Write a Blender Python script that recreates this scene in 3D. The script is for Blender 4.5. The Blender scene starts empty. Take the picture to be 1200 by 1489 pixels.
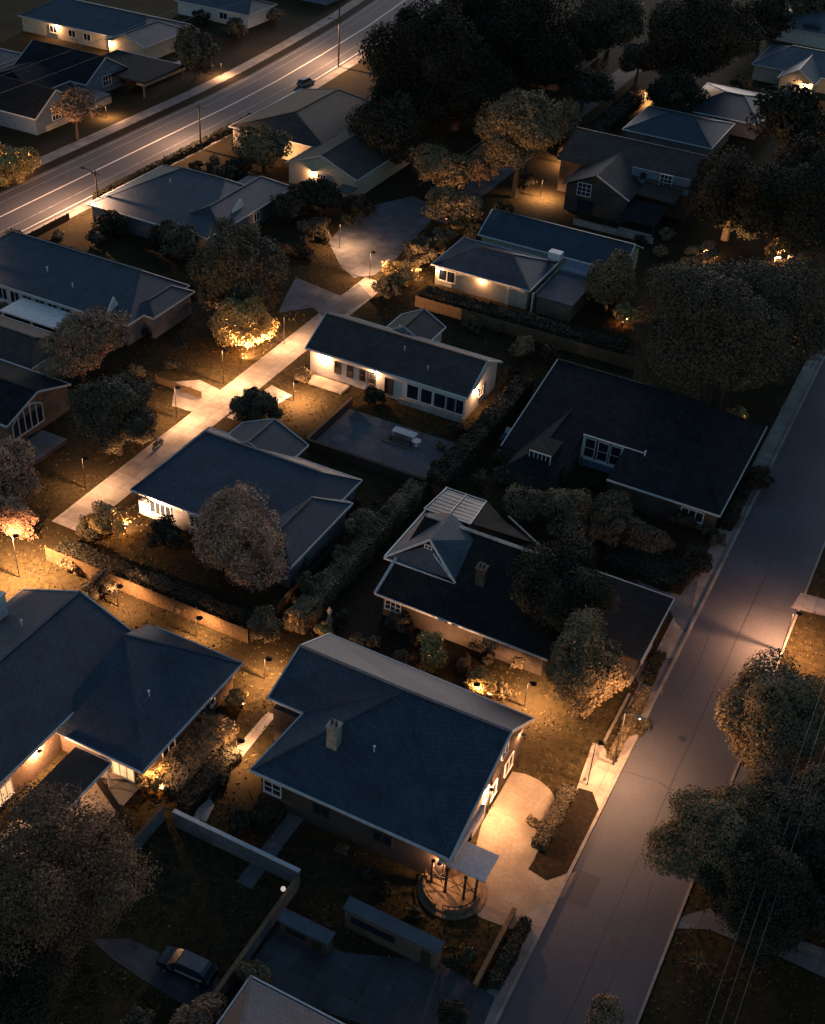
import bpy, math, random
import numpy as np
from mathutils import Matrix, Vector
random.seed(7)
RNG = np.random.default_rng(11)
S = bpy.context.scene
COL = S.collection
# ------------------------------------------------------------------ camera (solved from the street grid)
YAW, PITCH, ROLL, FOC, H = 0.430791, 0.643815, 0.069363, 1774.458, 80.0
f_ = np.array([-math.sin(YAW)*math.cos(PITCH), math.cos(YAW)*math.cos(PITCH), -math.sin(PITCH)])
r0_ = np.array([math.cos(YAW), math.sin(YAW), 0.0])
u0_ = np.cross(r0_, f_)
r_ = r0_*math.cos(ROLL)+u0_*math.sin(ROLL)
u_ = np.cross(r_, f_)
def g(px, py, z=0.0):
    """survey point: where a sight line meets the level z (metres)"""
    d = (px-600)*r_+(744.5-py)*u_+FOC*f_
    t = (z-H)/d[2]
    return float(d[0]*t), float(d[1]*t)
cam = bpy.data.objects.new('camera', bpy.data.cameras.new('camera'))
COL.objects.link(cam)
M = Matrix.Identity(4)
for i in range(3):
    M[i][0], M[i][1], M[i][2] = r_[i], u_[i], -f_[i]
M[2][3] = H
cam.matrix_world = M
cam.data.sensor_fit = 'HORIZONTAL'; cam.data.sensor_width = 36.0
cam.data.lens = FOC/1200*36
cam.data.clip_end = 4000; cam.data.clip_start = 1
S.camera = cam
# ------------------------------------------------------------------ materials
def mat(name, c1, c2=None, scale=3.0, rough=.8, bump=0.0, spec=.3, island=0.0, detail=6, metal=0.0, c3=None, scale3=.15):
    m = bpy.data.materials.new(name); m.use_nodes = True
    nt = m.node_tree; N = nt.nodes; L = nt.links
    b = N['Principled BSDF']
    b.inputs['Roughness'].default_value = rough
    b.inputs['Specular IOR Level'].default_value = spec
    b.inputs['Metallic'].default_value = metal
    if c2 is None:
        b.inputs['Base Color'].default_value = (*c1, 1); return m
    tc = N.new('ShaderNodeNewGeometry')
    no = N.new('ShaderNodeTexNoise'); no.inputs['Scale'].default_value = scale; no.inputs['Detail'].default_value = detail
    no.inputs['Roughness'].default_value = .65
    L.new(tc.outputs['Position'], no.inputs['Vector'])
    rp = N.new('ShaderNodeValToRGB')
    rp.color_ramp.elements[0].position = .32; rp.color_ramp.elements[1].position = .68
    rp.color_ramp.elements[0].color = (*c1, 1); rp.color_ramp.elements[1].color = (*c2, 1)
    L.new(no.outputs['Fac'], rp.inputs['Fac'])
    out = rp.outputs['Color']
    if c3 is not None:
        n3 = N.new('ShaderNodeTexNoise'); n3.inputs['Scale'].default_value = scale3; n3.inputs['Detail'].default_value = 4
        L.new(tc.outputs['Position'], n3.inputs['Vector'])
        r3 = N.new('ShaderNodeValToRGB'); r3.color_ramp.elements[0].position = .42; r3.color_ramp.elements[1].position = .6
        L.new(n3.outputs['Fac'], r3.inputs['Fac'])
        mx = N.new('ShaderNodeMix'); mx.data_type = 'RGBA'
        L.new(r3.outputs['Color'], mx.inputs['Factor'])
        L.new(out, mx.inputs['A']); mx.inputs['B'].default_value = (*c3, 1)
        out = mx.outputs['Result']
    if island:
        mr = N.new('ShaderNodeMapRange'); mr.inputs['To Min'].default_value = 1-island; mr.inputs['To Max'].default_value = 1+island
        L.new(tc.outputs['Random Per Island'], mr.inputs['Value'])
        hs = N.new('ShaderNodeHueSaturation'); L.new(mr.outputs['Result'], hs.inputs['Value']); L.new(out, hs.inputs['Color'])
        out = hs.outputs['Color']
    L.new(out, b.inputs['Base Color'])
    if bump:
        bp = N.new('ShaderNodeBump'); bp.inputs['Strength'].default_value = bump; bp.inputs['Distance'].default_value = .1
        L.new(no.outputs['Fac'], bp.inputs['Height']); L.new(bp.outputs['Normal'], b.inputs['Normal'])
    return m
def coursed(name, c1, c2, mortar, along=1.0, rise=8.0, rough=.6, spec=.4, bump=.3, stain=None):
    """tiles, shingles or bricks laid in level courses: rows follow height, joints run along the wall or roof"""
    m = bpy.data.materials.new(name); m.use_nodes = True
    nt = m.node_tree; N = nt.nodes; L = nt.links; b = N['Principled BSDF']
    b.inputs['Roughness'].default_value = rough; b.inputs['Specular IOR Level'].default_value = spec
    ge = N.new('ShaderNodeNewGeometry'); sp = N.new('ShaderNodeSeparateXYZ'); L.new(ge.outputs['Position'], sp.inputs[0])
    ad = N.new('ShaderNodeMath'); ad.operation = 'ADD'; L.new(sp.outputs[0], ad.inputs[0]); L.new(sp.outputs[1], ad.inputs[1])
    mu = N.new('ShaderNodeMath'); mu.operation = 'MULTIPLY'; mu.inputs[1].default_value = along; L.new(ad.outputs[0], mu.inputs[0])
    mz = N.new('ShaderNodeMath'); mz.operation = 'MULTIPLY'; mz.inputs[1].default_value = rise; L.new(sp.outputs[2], mz.inputs[0])
    cb = N.new('ShaderNodeCombineXYZ'); L.new(mu.outputs[0], cb.inputs[0]); L.new(mz.outputs[0], cb.inputs[1])
    br = N.new('ShaderNodeTexBrick'); L.new(cb.outputs[0], br.inputs['Vector'])
    br.inputs['Scale'].default_value = 1.0; br.inputs['Brick Width'].default_value = 1.0; br.inputs['Row Height'].default_value = 1.0
    br.inputs['Mortar Size'].default_value = .06; br.inputs['Mortar Smooth'].default_value = .3
    br.inputs['Color1'].default_value = (*c1, 1); br.inputs['Color2'].default_value = (*c2, 1); br.inputs['Mortar'].default_value = (*mortar, 1)
    no = N.new('ShaderNodeTexNoise'); no.inputs['Scale'].default_value = .45; no.inputs['Detail'].default_value = 7; no.inputs['Roughness'].default_value = .7
    L.new(ge.outputs['Position'], no.inputs['Vector'])
    mr = N.new('ShaderNodeMapRange'); mr.inputs['To Min'].default_value = .15; mr.inputs['To Max'].default_value = 1.85; L.new(no.outputs['Fac'], mr.inputs['Value'])
    hs = N.new('ShaderNodeHueSaturation'); L.new(br.outputs['Color'], hs.inputs['Color']); L.new(mr.outputs['Result'], hs.inputs['Value'])
    L.new(hs.outputs['Color'], b.inputs['Base Color'])
    bp = N.new('ShaderNodeBump'); bp.inputs['Strength'].default_value = bump; bp.inputs['Distance'].default_value = .04
    L.new(br.outputs['Fac'], bp.inputs['Height']); bp.invert = True
    L.new(bp.outputs['Normal'], b.inputs['Normal'])
    return m
def paving(name, c1, c2, joint, sx=1.5, sy=1.5):
    m = coursed(name, c1, c2, joint, 1, 1, .85, .25, .4); N = m.node_tree.nodes; L = m.node_tree.links
    br = next(n for n in N if n.type == 'TEX_BRICK'); ge = next(n for n in N if n.type == 'NEW_GEOMETRY')
    br.offset = 0; br.inputs['Mortar Size'].default_value = .022; br.inputs['Brick Width'].default_value = sx; br.inputs['Row Height'].default_value = sy
    L.new(ge.outputs['Position'], br.inputs['Vector']); return m
MT = dict(
 lawn=mat('lawn', (.018,.016,.008), (.064,.047,.020), 1.6, .95, .6, .1, c3=(.032,.023,.011), scale3=.09),
 grass=mat('grass_blades', (.03,.027,.012), (.12,.090,.040), .8, .9, 0, .1, island=.6),
 soil=mat('soil', (.012,.010,.007), (.035,.026,.017), 2.5, .95, .6, .1),
 asphalt=mat('asphalt', (.062,.066,.082), (.105,.108,.126), 5, .75, .25, .35, c3=(.066,.069,.084), scale3=.12),
 felt=mat('roof_felt', (.016,.016,.018), (.032,.031,.033), 1.1, .9, .2, .12, c3=(.022,.021,.022), scale3=.4),
 feltlight=mat('pale_roof_felt', (.07,.08,.10), (.12,.13,.15), 1.3, .85, .2, .2, c3=(.085,.09,.105), scale3=.5),
 feltbrown=mat('brown_roof_felt', (.04,.033,.03), (.075,.062,.055), 1.3, .9, .2, .15, c3=(.05,.042,.038), scale3=.5),
 tar=mat('tar', (.03,.03,.034), (.045,.045,.05), 6, .6, .1, .4),
 tarpatch=mat('tar_patch', (.048,.05,.06), (.08,.082,.094), 6, .75, .3, .3),
 road=mat('main_road_asphalt', (.075,.074,.080), (.125,.122,.13), 4, .8, .15, .3, c3=(.08,.08,.09), scale3=.07),
 concrete=paving('concrete', (.22,.20,.18), (.30,.275,.25), (.10,.09,.08), 2.0, 2.4),
 slab=paving('dark_concrete', (.10,.105,.115), (.14,.145,.155), (.05,.05,.055), 1.8, 1.8),
 pale=paving('pale_paving', (.32,.28,.235), (.40,.355,.30), (.17,.14,.11), 2.2, 2.2),
 wornpaint=mat('worn_paint', (.16,.16,.16), (.50,.49,.47), 1.3, .7, 0, .2),
 palesmooth=mat('pale_gravel', (.25,.20,.15), (.37,.31,.24), 3.2, .9, .4, .15, c3=(.24,.19,.145), scale3=.35),
 paint=mat('road_paint', (.62,.60,.56), (.80,.78,.74), 6, .6, 0, .3),
 white=mat('white_paint', (.55,.54,.52), (.76,.74,.71), 2.2, .55, .08, .4),
 gutter=mat('pale_gutter', (.42,.41,.40), (.60,.585,.57), 3, .5, .05, .4),
 pole=mat('dark_pole', (.008,.008,.008), (.018,.017,.016), 4, .7, 0, .2),
 dark=mat('dark_metal', (.02,.02,.022), (.05,.05,.052), 4, .5, .05, .5),
 steel=mat('grey_steel', (.16,.16,.165), (.28,.28,.285), 4, .4, .05, .5, metal=.5),
 timber=mat('timber', (.10,.062,.032), (.22,.145,.075), 4, .8, .3, .2),
 timberdark=mat('dark_timber', (.035,.026,.02), (.08,.06,.045), 4, .85, .3, .2),
 glass=mat('window_glass', (.015,.022,.035), None, rough=.12, spec=.8),
 roofglass=mat('roof_glass', (.025,.034,.045), (.06,.075,.092), 1.2, .4, .25, .12),
 curtain=mat('curtain', (.35,.33,.30), (.5,.47,.43), 5, .9),
 trunk=mat('bark', (.045,.033,.024), (.12,.09,.065), 6, .9, .5, .1),
 render=mat('white_render', (.50,.48,.45), (.66,.64,.60), 1.8, .85, .12, .2),
 cream=mat('cream_render', (.40,.34,.24), (.54,.47,.35), 1.8, .85, .12, .2),
 bluewall=mat('blue_boarding', (.09,.13,.19), (.15,.20,.27), 2, .7, .1, .3),
 brick=coursed('brown_brick', (.12,.075,.05), (.17,.105,.07), (.2,.18,.15), 4.2, 12, .85, .2),
 porchbrick=coursed('porch_brick', (.15,.10,.06), (.24,.165,.10), (.1,.08,.06), 4.2, 9, .85, .2),
 darkbrick=coursed('dark_brick', (.060,.045,.036), (.085,.062,.05), (.09,.08,.07), 4.2, 12, .85, .2),
 shingleblack=coursed('brown_black_shingle', (.022,.019,.018), (.036,.031,.029), (.01,.009,.008), 3.0, 9, .85, .12),
 stone=coursed('pale_stone', (.33,.29,.25), (.46,.41,.35), (.2,.18,.16), 2.5, 4, .85, .2),
 greywall=coursed('grey_block', (.12,.125,.14), (.17,.175,.19), (.09,.09,.1), 2, 5, .85, .2),
 slate=coursed('blue_slate', (.024,.038,.060), (.040,.058,.088), (.010,.017,.027), 3.0, 9, .55, .45),
 slatelight=coursed('pale_slate', (.060,.074,.094), (.09,.106,.13), (.03,.037,.046), 3.0, 9, .55, .5),
 shingledark=coursed('charcoal_shingle', (.014,.016,.020), (.026,.028,.032), (.006,.007,.008), 3.0, 9, .85, .12),
 shinglebrown=coursed('brown_shingle', (.055,.043,.037), (.085,.066,.056), (.025,.018,.015), 3.0, 9, .7, .3),
 shinglegrey=coursed('grey_shingle', (.048,.040,.038), (.072,.061,.057), (.02,.017,.016), 3.0, 9, .65, .35),
 leaf=mat('leaves_green', (.055,.047,.029), (.125,.102,.064), .5, .75, 0, .2, island=.38),
 leafdark=mat('leaves_dark', (.020,.020,.014), (.058,.053,.034), .4, .8, 0, .15, island=.38),
 leafblack=mat('leaves_black', (.014,.014,.010), (.045,.042,.028), .4, .85, 0, .1, island=.38),
 leafrust=mat('leaves_rust', (.10,.062,.036), (.24,.145,.085), .6, .8, 0, .12, island=.4),
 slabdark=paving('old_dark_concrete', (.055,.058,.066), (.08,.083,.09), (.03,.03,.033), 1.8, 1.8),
 leafpink=mat('leaves_russet', (.25,.145,.09), (.56,.335,.21), .7, .75, 0, .2, island=.5),
 leafbrown=mat('leaves_bronze', (.18,.115,.072), (.35,.228,.145), .6, .75, 0, .2, island=.38),
 leafyellowlit=mat('leaves_yellow_lit', (.22,.16,.055), (.46,.33,.13), .8, .75, 0, .2, island=.5),  # yellow foliage; on lamplit shrubs the glow is put into this leaf colour
 leafolive=mat('leaves_olive', (.11,.083,.045), (.23,.175,.095), .6, .75, 0, .2, island=.38),
 carblack=mat('black_car_paint', (.006,.007,.009), None, rough=.18, spec=.7),
 carwhite=mat('white_car_paint', (.14,.145,.155), None, rough=.25, spec=.6),
 tyre=mat('tyre_rubber', (.012,.012,.012), None, rough=.85),
 cloth=mat('blue_cloth', (.08,.10,.15), (.14,.17,.24), 6, .9),
)
def emis(name, col, s):
    m = bpy.data.materials.new(name); m.use_nodes = True
    b = m.node_tree.nodes['Principled BSDF']
    b.inputs['Base Color'].default_value = (.8,.8,.8,1)
    b.inputs['Emission Color'].default_value = (*col, 1); b.inputs['Emission Strength'].default_value = s
    return m
MT['bulb'] = emis('warm_bulb', (1,.62,.28), 6)
MT['bulbdim'] = emis('dim_globe', (1,.8,.6), .5)
MT['litpane'] = emis('lit_window', (1,.58,.24), .9)
# ------------------------------------------------------------------ mesh building
class MB:
    def __init__(s): s.v = []; s.f = []
    def poly(s, pts):
        i = len(s.v); s.v += [tuple(map(float, p)) for p in pts]; s.f.append(tuple(range(i, i+len(pts)))); return s
    def hexa(s, b, t):
        i = len(s.v); n = len(b); s.v += [tuple(map(float, p)) for p in list(b)+list(t)]
        s.f.append(tuple(i+k for k in reversed(range(n)))); s.f.append(tuple(i+n+k for k in range(n)))
        for k in range(n): s.f.append((i+k, i+(k+1) % n, i+n+(k+1) % n, i+n+k))
        return s
    def box(s, x0, x1, y0, y1, z0, z1, top=0.0):
        b = [(x0,y0,z0),(x1,y0,z0),(x1,y1,z0),(x0,y1,z0)]
        t = [(x0+top,y0+top,z1),(x1-top,y0+top,z1),(x1-top,y1-top,z1),(x0+top,y1-top,z1)]
        return s.hexa(b, t)
    def prism(s, pts, z0, z1): return s.hexa([(x,y,z0) for x,y in pts], [(x,y,z1) for x,y in pts])
    def beam(s, p, q, w=.1, h=.1):
        p = Vector(p); q = Vector(q); d = (q-p)
        if d.length < 1e-6: return s
        d.normalize(); up = Vector((0,0,1))
        if abs(d.z) > .98: up = Vector((0,1,0))
        a = d.cross(up).normalized()*w/2; c = a.cross(d).normalized()*h/2
        return s.hexa([p-a-c, p+a-c, p+a+c, p-a+c], [q-a-c, q+a-c, q+a+c, q-a+c])
    def tube(s, pts, rad, n=8):
        pts = [Vector(p) for p in pts]; rings = []
        for k, p in enumerate(pts):
            d = (pts[min(k+1, len(pts)-1)]-pts[max(k-1, 0)]).normalized()
            up = Vector((0,0,1)) if abs(d.z) < .9 else Vector((1,0,0))
            a = d.cross(up).normalized(); c = d.cross(a); r = rad[k] if isinstance(rad, (list, tuple)) else rad
            i = len(s.v); rings.append(i)
            for j in range(n):
                t = 2*math.pi*j/n; s.v.append(tuple(p+a*math.cos(t)*r+c*math.sin(t)*r))
        for k in range(len(rings)-1):
            for j in range(n): s.f.append((rings[k]+j, rings[k]+(j+1) % n, rings[k+1]+(j+1) % n, rings[k+1]+j))
        s.f.append(tuple(rings[0]+j for j in range(n))); s.f.append(tuple(rings[-1]+j for j in reversed(range(n))))
        return s
    def lathe(s, c, prof, n=16):
        return s.tube([(c[0], c[1], c[2]+z) for z, r in prof], [max(r, .002) for z, r in prof], n)
    def roofplane(s, pts, th=.14):
        return s.hexa([(x,y,z-th) for x,y,z in pts], pts)
    def build(s, name, m, parent=None, at=None, smooth=False):
        o = (0,0,0)
        if parent is not None:
            q = parent
            while q.parent is not None: q = q.parent
            o = tuple(q.location)
        elif at is not None: o = at
        me = bpy.data.meshes.new(name)
        me.from_pydata([(x-o[0], y-o[1], z-o[2]) for x, y, z in s.v], [], s.f)
        me.materials.append(MT[m] if isinstance(m, str) else m)
        if smooth: me.shade_smooth()
        ob = bpy.data.objects.new(name, me); COL.objects.link(ob)
        if parent is not None: ob.parent = parent
        else: ob.location = o
        return ob
def tag(o, label, cat=None, group=None, kind=None):
    if label: o['label'] = label
    if cat: o['category'] = cat
    if group: o['group'] = group
    if kind: o['kind'] = kind
    return o
def thing(name, label, cat, loc, group=None):
    o = bpy.data.objects.new(name, None); COL.objects.link(o); o.location = loc; o.empty_display_size = .3
    return tag(o, label, cat, group)
PAVED = []
def sheet(name, pts, z, m, label=None, px=True, cat=None):
    p = [g(*q) for q in pts] if px else pts
    if name != 'ground': PAVED.append(np.array(p, float))
    ob = MB().poly([(x,y,z) for x,y in p]).build(name, m)
    me = ob.data
    if me.polygons[0].normal.z < 0: me.flip_normals()
    tag(ob, label, None, None, 'structure'); return ob
def arr_mesh(name, V, F, m):
    me = bpy.data.meshes.new(name); n = len(F); k = F.shape[1]
    me.vertices.add(len(V)); me.vertices.foreach_set('co', V.astype(np.float32).ravel())
    me.loops.add(n*k); me.loops.foreach_set('vertex_index', F.astype(np.int32).ravel())
    me.polygons.add(n); me.polygons.foreach_set('loop_start', np.arange(0, n*k, k, dtype=np.int32))
    me.update(calc_edges=True)
    me.materials.append(MT[m])
    return me
def leaves(P, D, s, jitter=.85):
    """one small pointed leaf spray at each P, leaning along D"""
    n = len(P); nrm = D*.95+RNG.normal(size=(n,3))*jitter*.48+np.array([0,0,.25]); nrm /= np.linalg.norm(nrm, axis=1)[:,None]
    a = np.cross(nrm, RNG.normal(size=(n,3))); a /= np.linalg.norm(a, axis=1)[:,None]; b = np.cross(nrm, a)
    sz = (s*(.55+.9*RNG.random(n)))[:,None]
    V = np.stack([P-a*sz*.7, P+b*sz*.38, P+a*sz*.7, P-b*sz*.38], 1).reshape(-1, 3)
    return V, np.arange(4*n).reshape(n, 4)
def crown_points(r, rv, n, lobes=22, flat=.0, hollow=.56):
    th = RNG.random(lobes)*2*np.pi; cz = RNG.uniform(-.8, 1, lobes); q = np.sqrt(np.clip(1-cz*cz, 0, 1))
    C = np.stack([np.cos(th)*q, np.sin(th)*q, cz], 1)*RNG.uniform(.45, .72, lobes)[:,None]
    R = RNG.uniform(.20, .40, lobes)
    C = np.vstack([C, [[0,0,0]]]); R = np.append(R, .55)
    P = []; D = []; got = 0
    while got < n:
        k = RNG.integers(0, len(R), n); d = RNG.normal(size=(n,3)); d /= np.linalg.norm(d, axis=1)[:,None]
        p = C[k]+d*(R[k]*(.66+.46*RNG.random(n)**.8))[:,None]
        dist = np.linalg.norm(p[:,None,:]-C[None], axis=2)/R[None]
        keep = (dist.min(1) > hollow) & (p[:,2] > -.85+flat)
        P.append(p[keep]); D.append(d[keep]); got += keep.sum()
    P = np.vstack(P)[:n]; D = np.vstack(D)[:n]
    # uneven growth: each crown is stretched its own way and swells and thins around its outline
    sx, sy = RNG.uniform(.86, 1.16, 2); ph = RNG.random(6)*6.28; an = np.arctan2(P[:,1], P[:,0])
    w = 1+.09*np.sin(2*an+ph[0])+.07*np.sin(3*an+ph[1]+P[:,2]*2)+.05*np.sin(7*an+ph[2]+P[:,2]*5)+.05*np.sin(P[:,2]*9+ph[3])
    P = P*w[:,None]*np.array([sx, sy, 1]); P[:,0] += .12*np.sin(ph[4])*P[:,2]; P += RNG.normal(size=P.shape)*.022
    return P*np.array([r, r, rv]), D, C*np.array([r, r, rv])*.92
LEAFTOT = 0
def tree(cx, cy, rpx, label, k=.85, m='leaf', cat='tree', name='tree', group=None, clear=.35, lobes=30, dens=1.15, leafscale=1.0, trunk_r=None, base=None, bushy=False):
    """crown centred on the sight line (cx, cy), crown radius rpx as surveyed"""
    global LEAFTOT
    zc = 4.0
    for _ in range(6):
        x, y = g(cx, cy, zc); d = math.sqrt(x*x+y*y+(H-zc)**2); r = rpx*d/FOC; rv = r*k
        zc = rv*.92+clear*r
    s = max(.13, .00155*d)*leafscale
    area = 4*math.pi*r*r*(.5+.5*k)
    n = int(min(64000, max(260, dens*2.1*area/(s*s*.53))))
    LEAFTOT += n
    P, D, C = crown_points(r, rv, n, lobes)
    V, F = leaves(P, D, s)
    o = thing(name, label, cat, (x, y, 0), group)
    V[:,2] += zc
    V[:,2] = np.maximum(V[:,2], .05)
    cr = bpy.data.objects.new('crown' if not bushy else 'foliage', arr_mesh('crown', V, F, m)); COL.objects.link(cr); cr.parent = o
    t = MB(); tr = trunk_r or max(.06, r*.055)
    top = zc+rv*.25; wob = random.uniform(-.1, .1)*r
    t.tube([(x,y,-.1),(x+wob*.3,y,zc*.4),(x+wob,y+wob*.5,zc),(x+wob,y,top)], [tr*1.35, tr, tr*.7, tr*.25], 8)
    for c in C[:9]:
        p0 = (x+wob*.6, y, zc*.55); p1 = (x+c[0]*.5, y+c[1]*.5, zc*.75+c[2]*.35); p2 = (x+c[0]*.95, y+c[1]*.95, zc+c[2]*.9)
        t.tube([p0, p1, p2], [tr*.5, tr*.32, tr*.1], 5)
    t.build('trunk' if not bushy else 'stem', 'trunk', o)
    return o
def shrub(cx, cy, rpx, label, k=.8, m='leaf', group=None, **kw):
    kw.setdefault('clear', .0); kw.setdefault('lobes', 14); kw.setdefault('bushy', True)
    return tree(cx, cy, rpx, label, k, m, kw.pop('cat', 'shrub'), kw.pop('name', 'shrub'), group, **kw)
def hedge(x0, x1, y0, y1, h, label, m='leafdark', s=None, name='hedge', rough=.22):
    x, y = (x0+x1)/2, (y0+y1)/2; d = math.sqrt(x*x+y*y+(H-1)**2); s = s or max(.13, .0015*d)
    lx, ly = x1-x0, y1-y0
    A = np.array([lx*ly, lx*h, lx*h, ly*h, ly*h]); n = int(min(26000, 2.6*A.sum()/(s*s*.53)))
    k = RNG.choice(5, n, p=A/A.sum()); u = RNG.random(n); v = RNG.random(n)
    P = np.zeros((n,3)); D = np.zeros((n,3))
    X = lambda t: x0+lx*t
    Yv = lambda t: y0+ly*t
    for q in range(5):
        i = k == q
        if q == 0: P[i] = np.stack([X(u[i]), Yv(v[i]), np.full(i.sum(), h)], 1); D[i] = (0,0,1)
        if q == 1: P[i] = np.stack([X(u[i]), np.full(i.sum(), y0), h*v[i]], 1); D[i] = (0,-1,0)
        if q == 2: P[i] = np.stack([X(u[i]), np.full(i.sum(), y1), h*v[i]], 1); D[i] = (0,1,0)
        if q == 3: P[i] = np.stack([np.full(i.sum(), x0), Yv(u[i]), h*v[i]], 1); D[i] = (-1,0,0)
        if q == 4: P[i] = np.stack([np.full(i.sum(), x1), Yv(u[i]), h*v[i]], 1); D[i] = (1,0,0)
    # billow: slow swell along the hedge, and loose growth
    sw = .5*np.sin(P[:,0]*1.3+P[:,1]*1.7)+.5*np.sin(P[:,0]*.53-P[:,1]*.61+2)
    P += D*(sw*rough)[:,None]*min(1, h/1.5)+RNG.normal(size=(n,3))*rough*.35
    P[:,2] = np.maximum(P[:,2], .05)
    V, F = leaves(P-np.array([x,y,0]), D, s)
    o = bpy.data.objects.new(name, arr_mesh(name, V, F, m)); COL.objects.link(o); o.location = (x, y, 0)
    return tag(o, label, 'hedge')
# ------------------------------------------------------------------ houses
HS = {}
class House:
    def __init__(s, name, label, at, roof='slate', wall='brick', trim='gutter', cat='house'):
        s.root = thing(name, label, cat, (at[0], at[1], 0)); s.R = MB(); s.W = MB(); s.T = MB()
        s.roofm, s.wallm, s.trimm = roof, wall, trim; s.n = 0; HS[name] = s
    def eave(s, p, q, w=.13): s.T.beam((p[0],p[1],p[2]-.02), (q[0],q[1],q[2]-.02), w, .2); return s
    def block(s, x0, x1, y0, y1, ze, zr, axis='x', i0=0.0, i1=0.0, oh=.5, trim=True, off=0.0, wall=True, zb=0.0):
        """rectangular wing: eaves at ze, ridge at zr along axis; i0/i1 = hip insets (0 = gable)"""
        s.n += 1; e = .011*s.n
        if axis == 'x':
            ym = (y0+y1)/2+off; A = (x0+i0, ym, zr); B = (x1-i1, ym, zr)
            c = [(x0,y0,ze),(x1,y0,ze),(x1,y1,ze),(x0,y1,ze)]
            s.R.roofplane([c[0], c[1], B, A]); s.R.roofplane([c[2], c[3], A, B])
            if i0 > 0: s.R.roofplane([c[3], c[0], A])
            if i1 > 0: s.R.roofplane([c[1], c[2], B])
        else:
            xm = (x0+x1)/2+off; A = (xm, y0+i0, zr); B = (xm, y1-i1, zr)
            c = [(x0,y0,ze),(x1,y0,ze),(x1,y1,ze),(x0,y1,ze)]
            s.R.roofplane([c[3], c[0], A, B]); s.R.roofplane([c[1], c[2], B, A])
            if i0 > 0: s.R.roofplane([c[0], c[1], A])
            if i1 > 0: s.R.roofplane([c[2], c[3], B])
        s.R.beam((A[0],A[1],A[2]+.03), (B[0],B[1],B[2]+.03), .28, .1)
        for q, ii, cc in ((A, i0, (c[0], c[3]) if axis == 'x' else (c[0], c[1])), (B, i1, (c[1], c[2]) if axis == 'x' else (c[2], c[3]))):
            for p in cc:
                if ii > 0: s.R.beam((p[0],p[1],p[2]+.02), (q[0],q[1],q[2]+.02), .24, .08)
        if wall:
            wx0, wx1, wy0, wy1 = x0+oh+e, x1-oh-e, y0+oh+e, y1-oh-e; zw = ze+.0
            s.W.box(wx0, wx1, wy0, wy1, zb-.05, zw-.06)
            def gab(pts): s.W.hexa([pts[0]+p for p in ()] or pts[:3], pts[3:])
            if axis == 'x':
                half = (wy1-wy0)/2; rise = (zr-ze)
                for ii, xx, dx in ((i0, wx0, .25), (i1, wx1, -.25)):
                    if ii == 0: s.W.hexa([(xx,wy0,zw-.05),(xx,wy1,zw-.05),(xx,A[1],zr-.22)], [(xx+dx,wy0,zw-.05),(xx+dx,wy1,zw-.05),(xx+dx,A[1],zr-.22)])
            else:
                for ii, yy, dy in ((i0, wy0, .25), (i1, wy1, -.25)):
                    if ii == 0: s.W.hexa([(wx0,yy,zw-.05),(wx1,yy,zw-.05),(A[0],yy,zr-.22)], [(wx0,yy+dy,zw-.05),(wx1,yy+dy,zw-.05),(A[0],yy+dy,zr-.22)])
        if trim:
            ed = [(c[0],c[1]),(c[1],c[2]),(c[2],c[3]),(c[3],c[0])]
            for k, (p, q) in enumerate(ed):
                gable = (axis == 'x' and ((k == 1 and i1 == 0) or (k == 3 and i0 == 0))) or (axis == 'y' and ((k == 0 and i0 == 0) or (k == 2 and i1 == 0)))
                if not gable: s.eave(p, q)
                else:
                    top = (B if (axis == 'x' and k == 1) or (axis == 'y' and k == 2) else A)
                    s.eave(p, top, .12); s.eave(q, top, .12)
        return s
    def done(s, wall=True):
        rf = s.R.build('roof', s.roofm, s.root); s.roof = rf
        if s.W.v: s.wall = s.W.build('wall', s.wallm, s.root)
        if s.T.v: s.T.build('gutter', s.trimm, s.root)
        return s
    def window(s, c, w, h, d='S', nx=2, ny=1, frame='white', pane='glass', label=None, fr=.09, name='window'):
        """c = centre on the wall face; d = way it faces"""
        n, u = {'S': ((0,-1,0),(1,0,0)), 'N': ((0,1,0),(-1,0,0)), 'E': ((1,0,0),(0,1,0)), 'W': ((-1,0,0),(0,-1,0))}[d]
        n = Vector(n); u = Vector(u); z = Vector((0,0,1)); c = Vector(c); m = MB()
        P = lambda a, b, o: c+u*a+z*b+n*o
        def bar(a0, b0, a1, b1, o0=-.05, o1=.09):
            m.hexa([P(a0,b0,o0),P(a1,b0,o0),P(a1,b1,o0),P(a0,b1,o0)], [P(a0,b0,o1),P(a1,b0,o1),P(a1,b1,o1),P(a0,b1,o1)])
        bar(-w/2-fr, h/2, w/2+fr, h/2+fr); bar(-w/2-fr, -h/2-fr, w/2+fr, -h/2, o1=.16)
        bar(-w/2-fr, -h/2, -w/2, h/2); bar(w/2, -h/2, w/2+fr, h/2)
        for k in range(1, nx): a = -w/2+w*k/nx; bar(a-fr*.4, -h/2, a+fr*.4, h/2, o1=.075)
        for k in range(1, ny): b = -h/2+h*k/ny; bar(-w/2, b-fr*.35, w/2, b+fr*.35, o1=.068)
        o = m.build(name, frame, s.root)
        p = MB(); p.hexa([P(-w/2,-h/2,-.02),P(w/2,-h/2,-.02),P(w/2,h/2,-.02),P(-w/2,h/2,-.02)], [P(-w/2,-h/2,.03),P(w/2,-h/2,.03),P(w/2,h/2,.03),P(-w/2,h/2,.03)])
        p.build('pane', pane, o)
        if label: o['label'] = label
        return o
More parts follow.
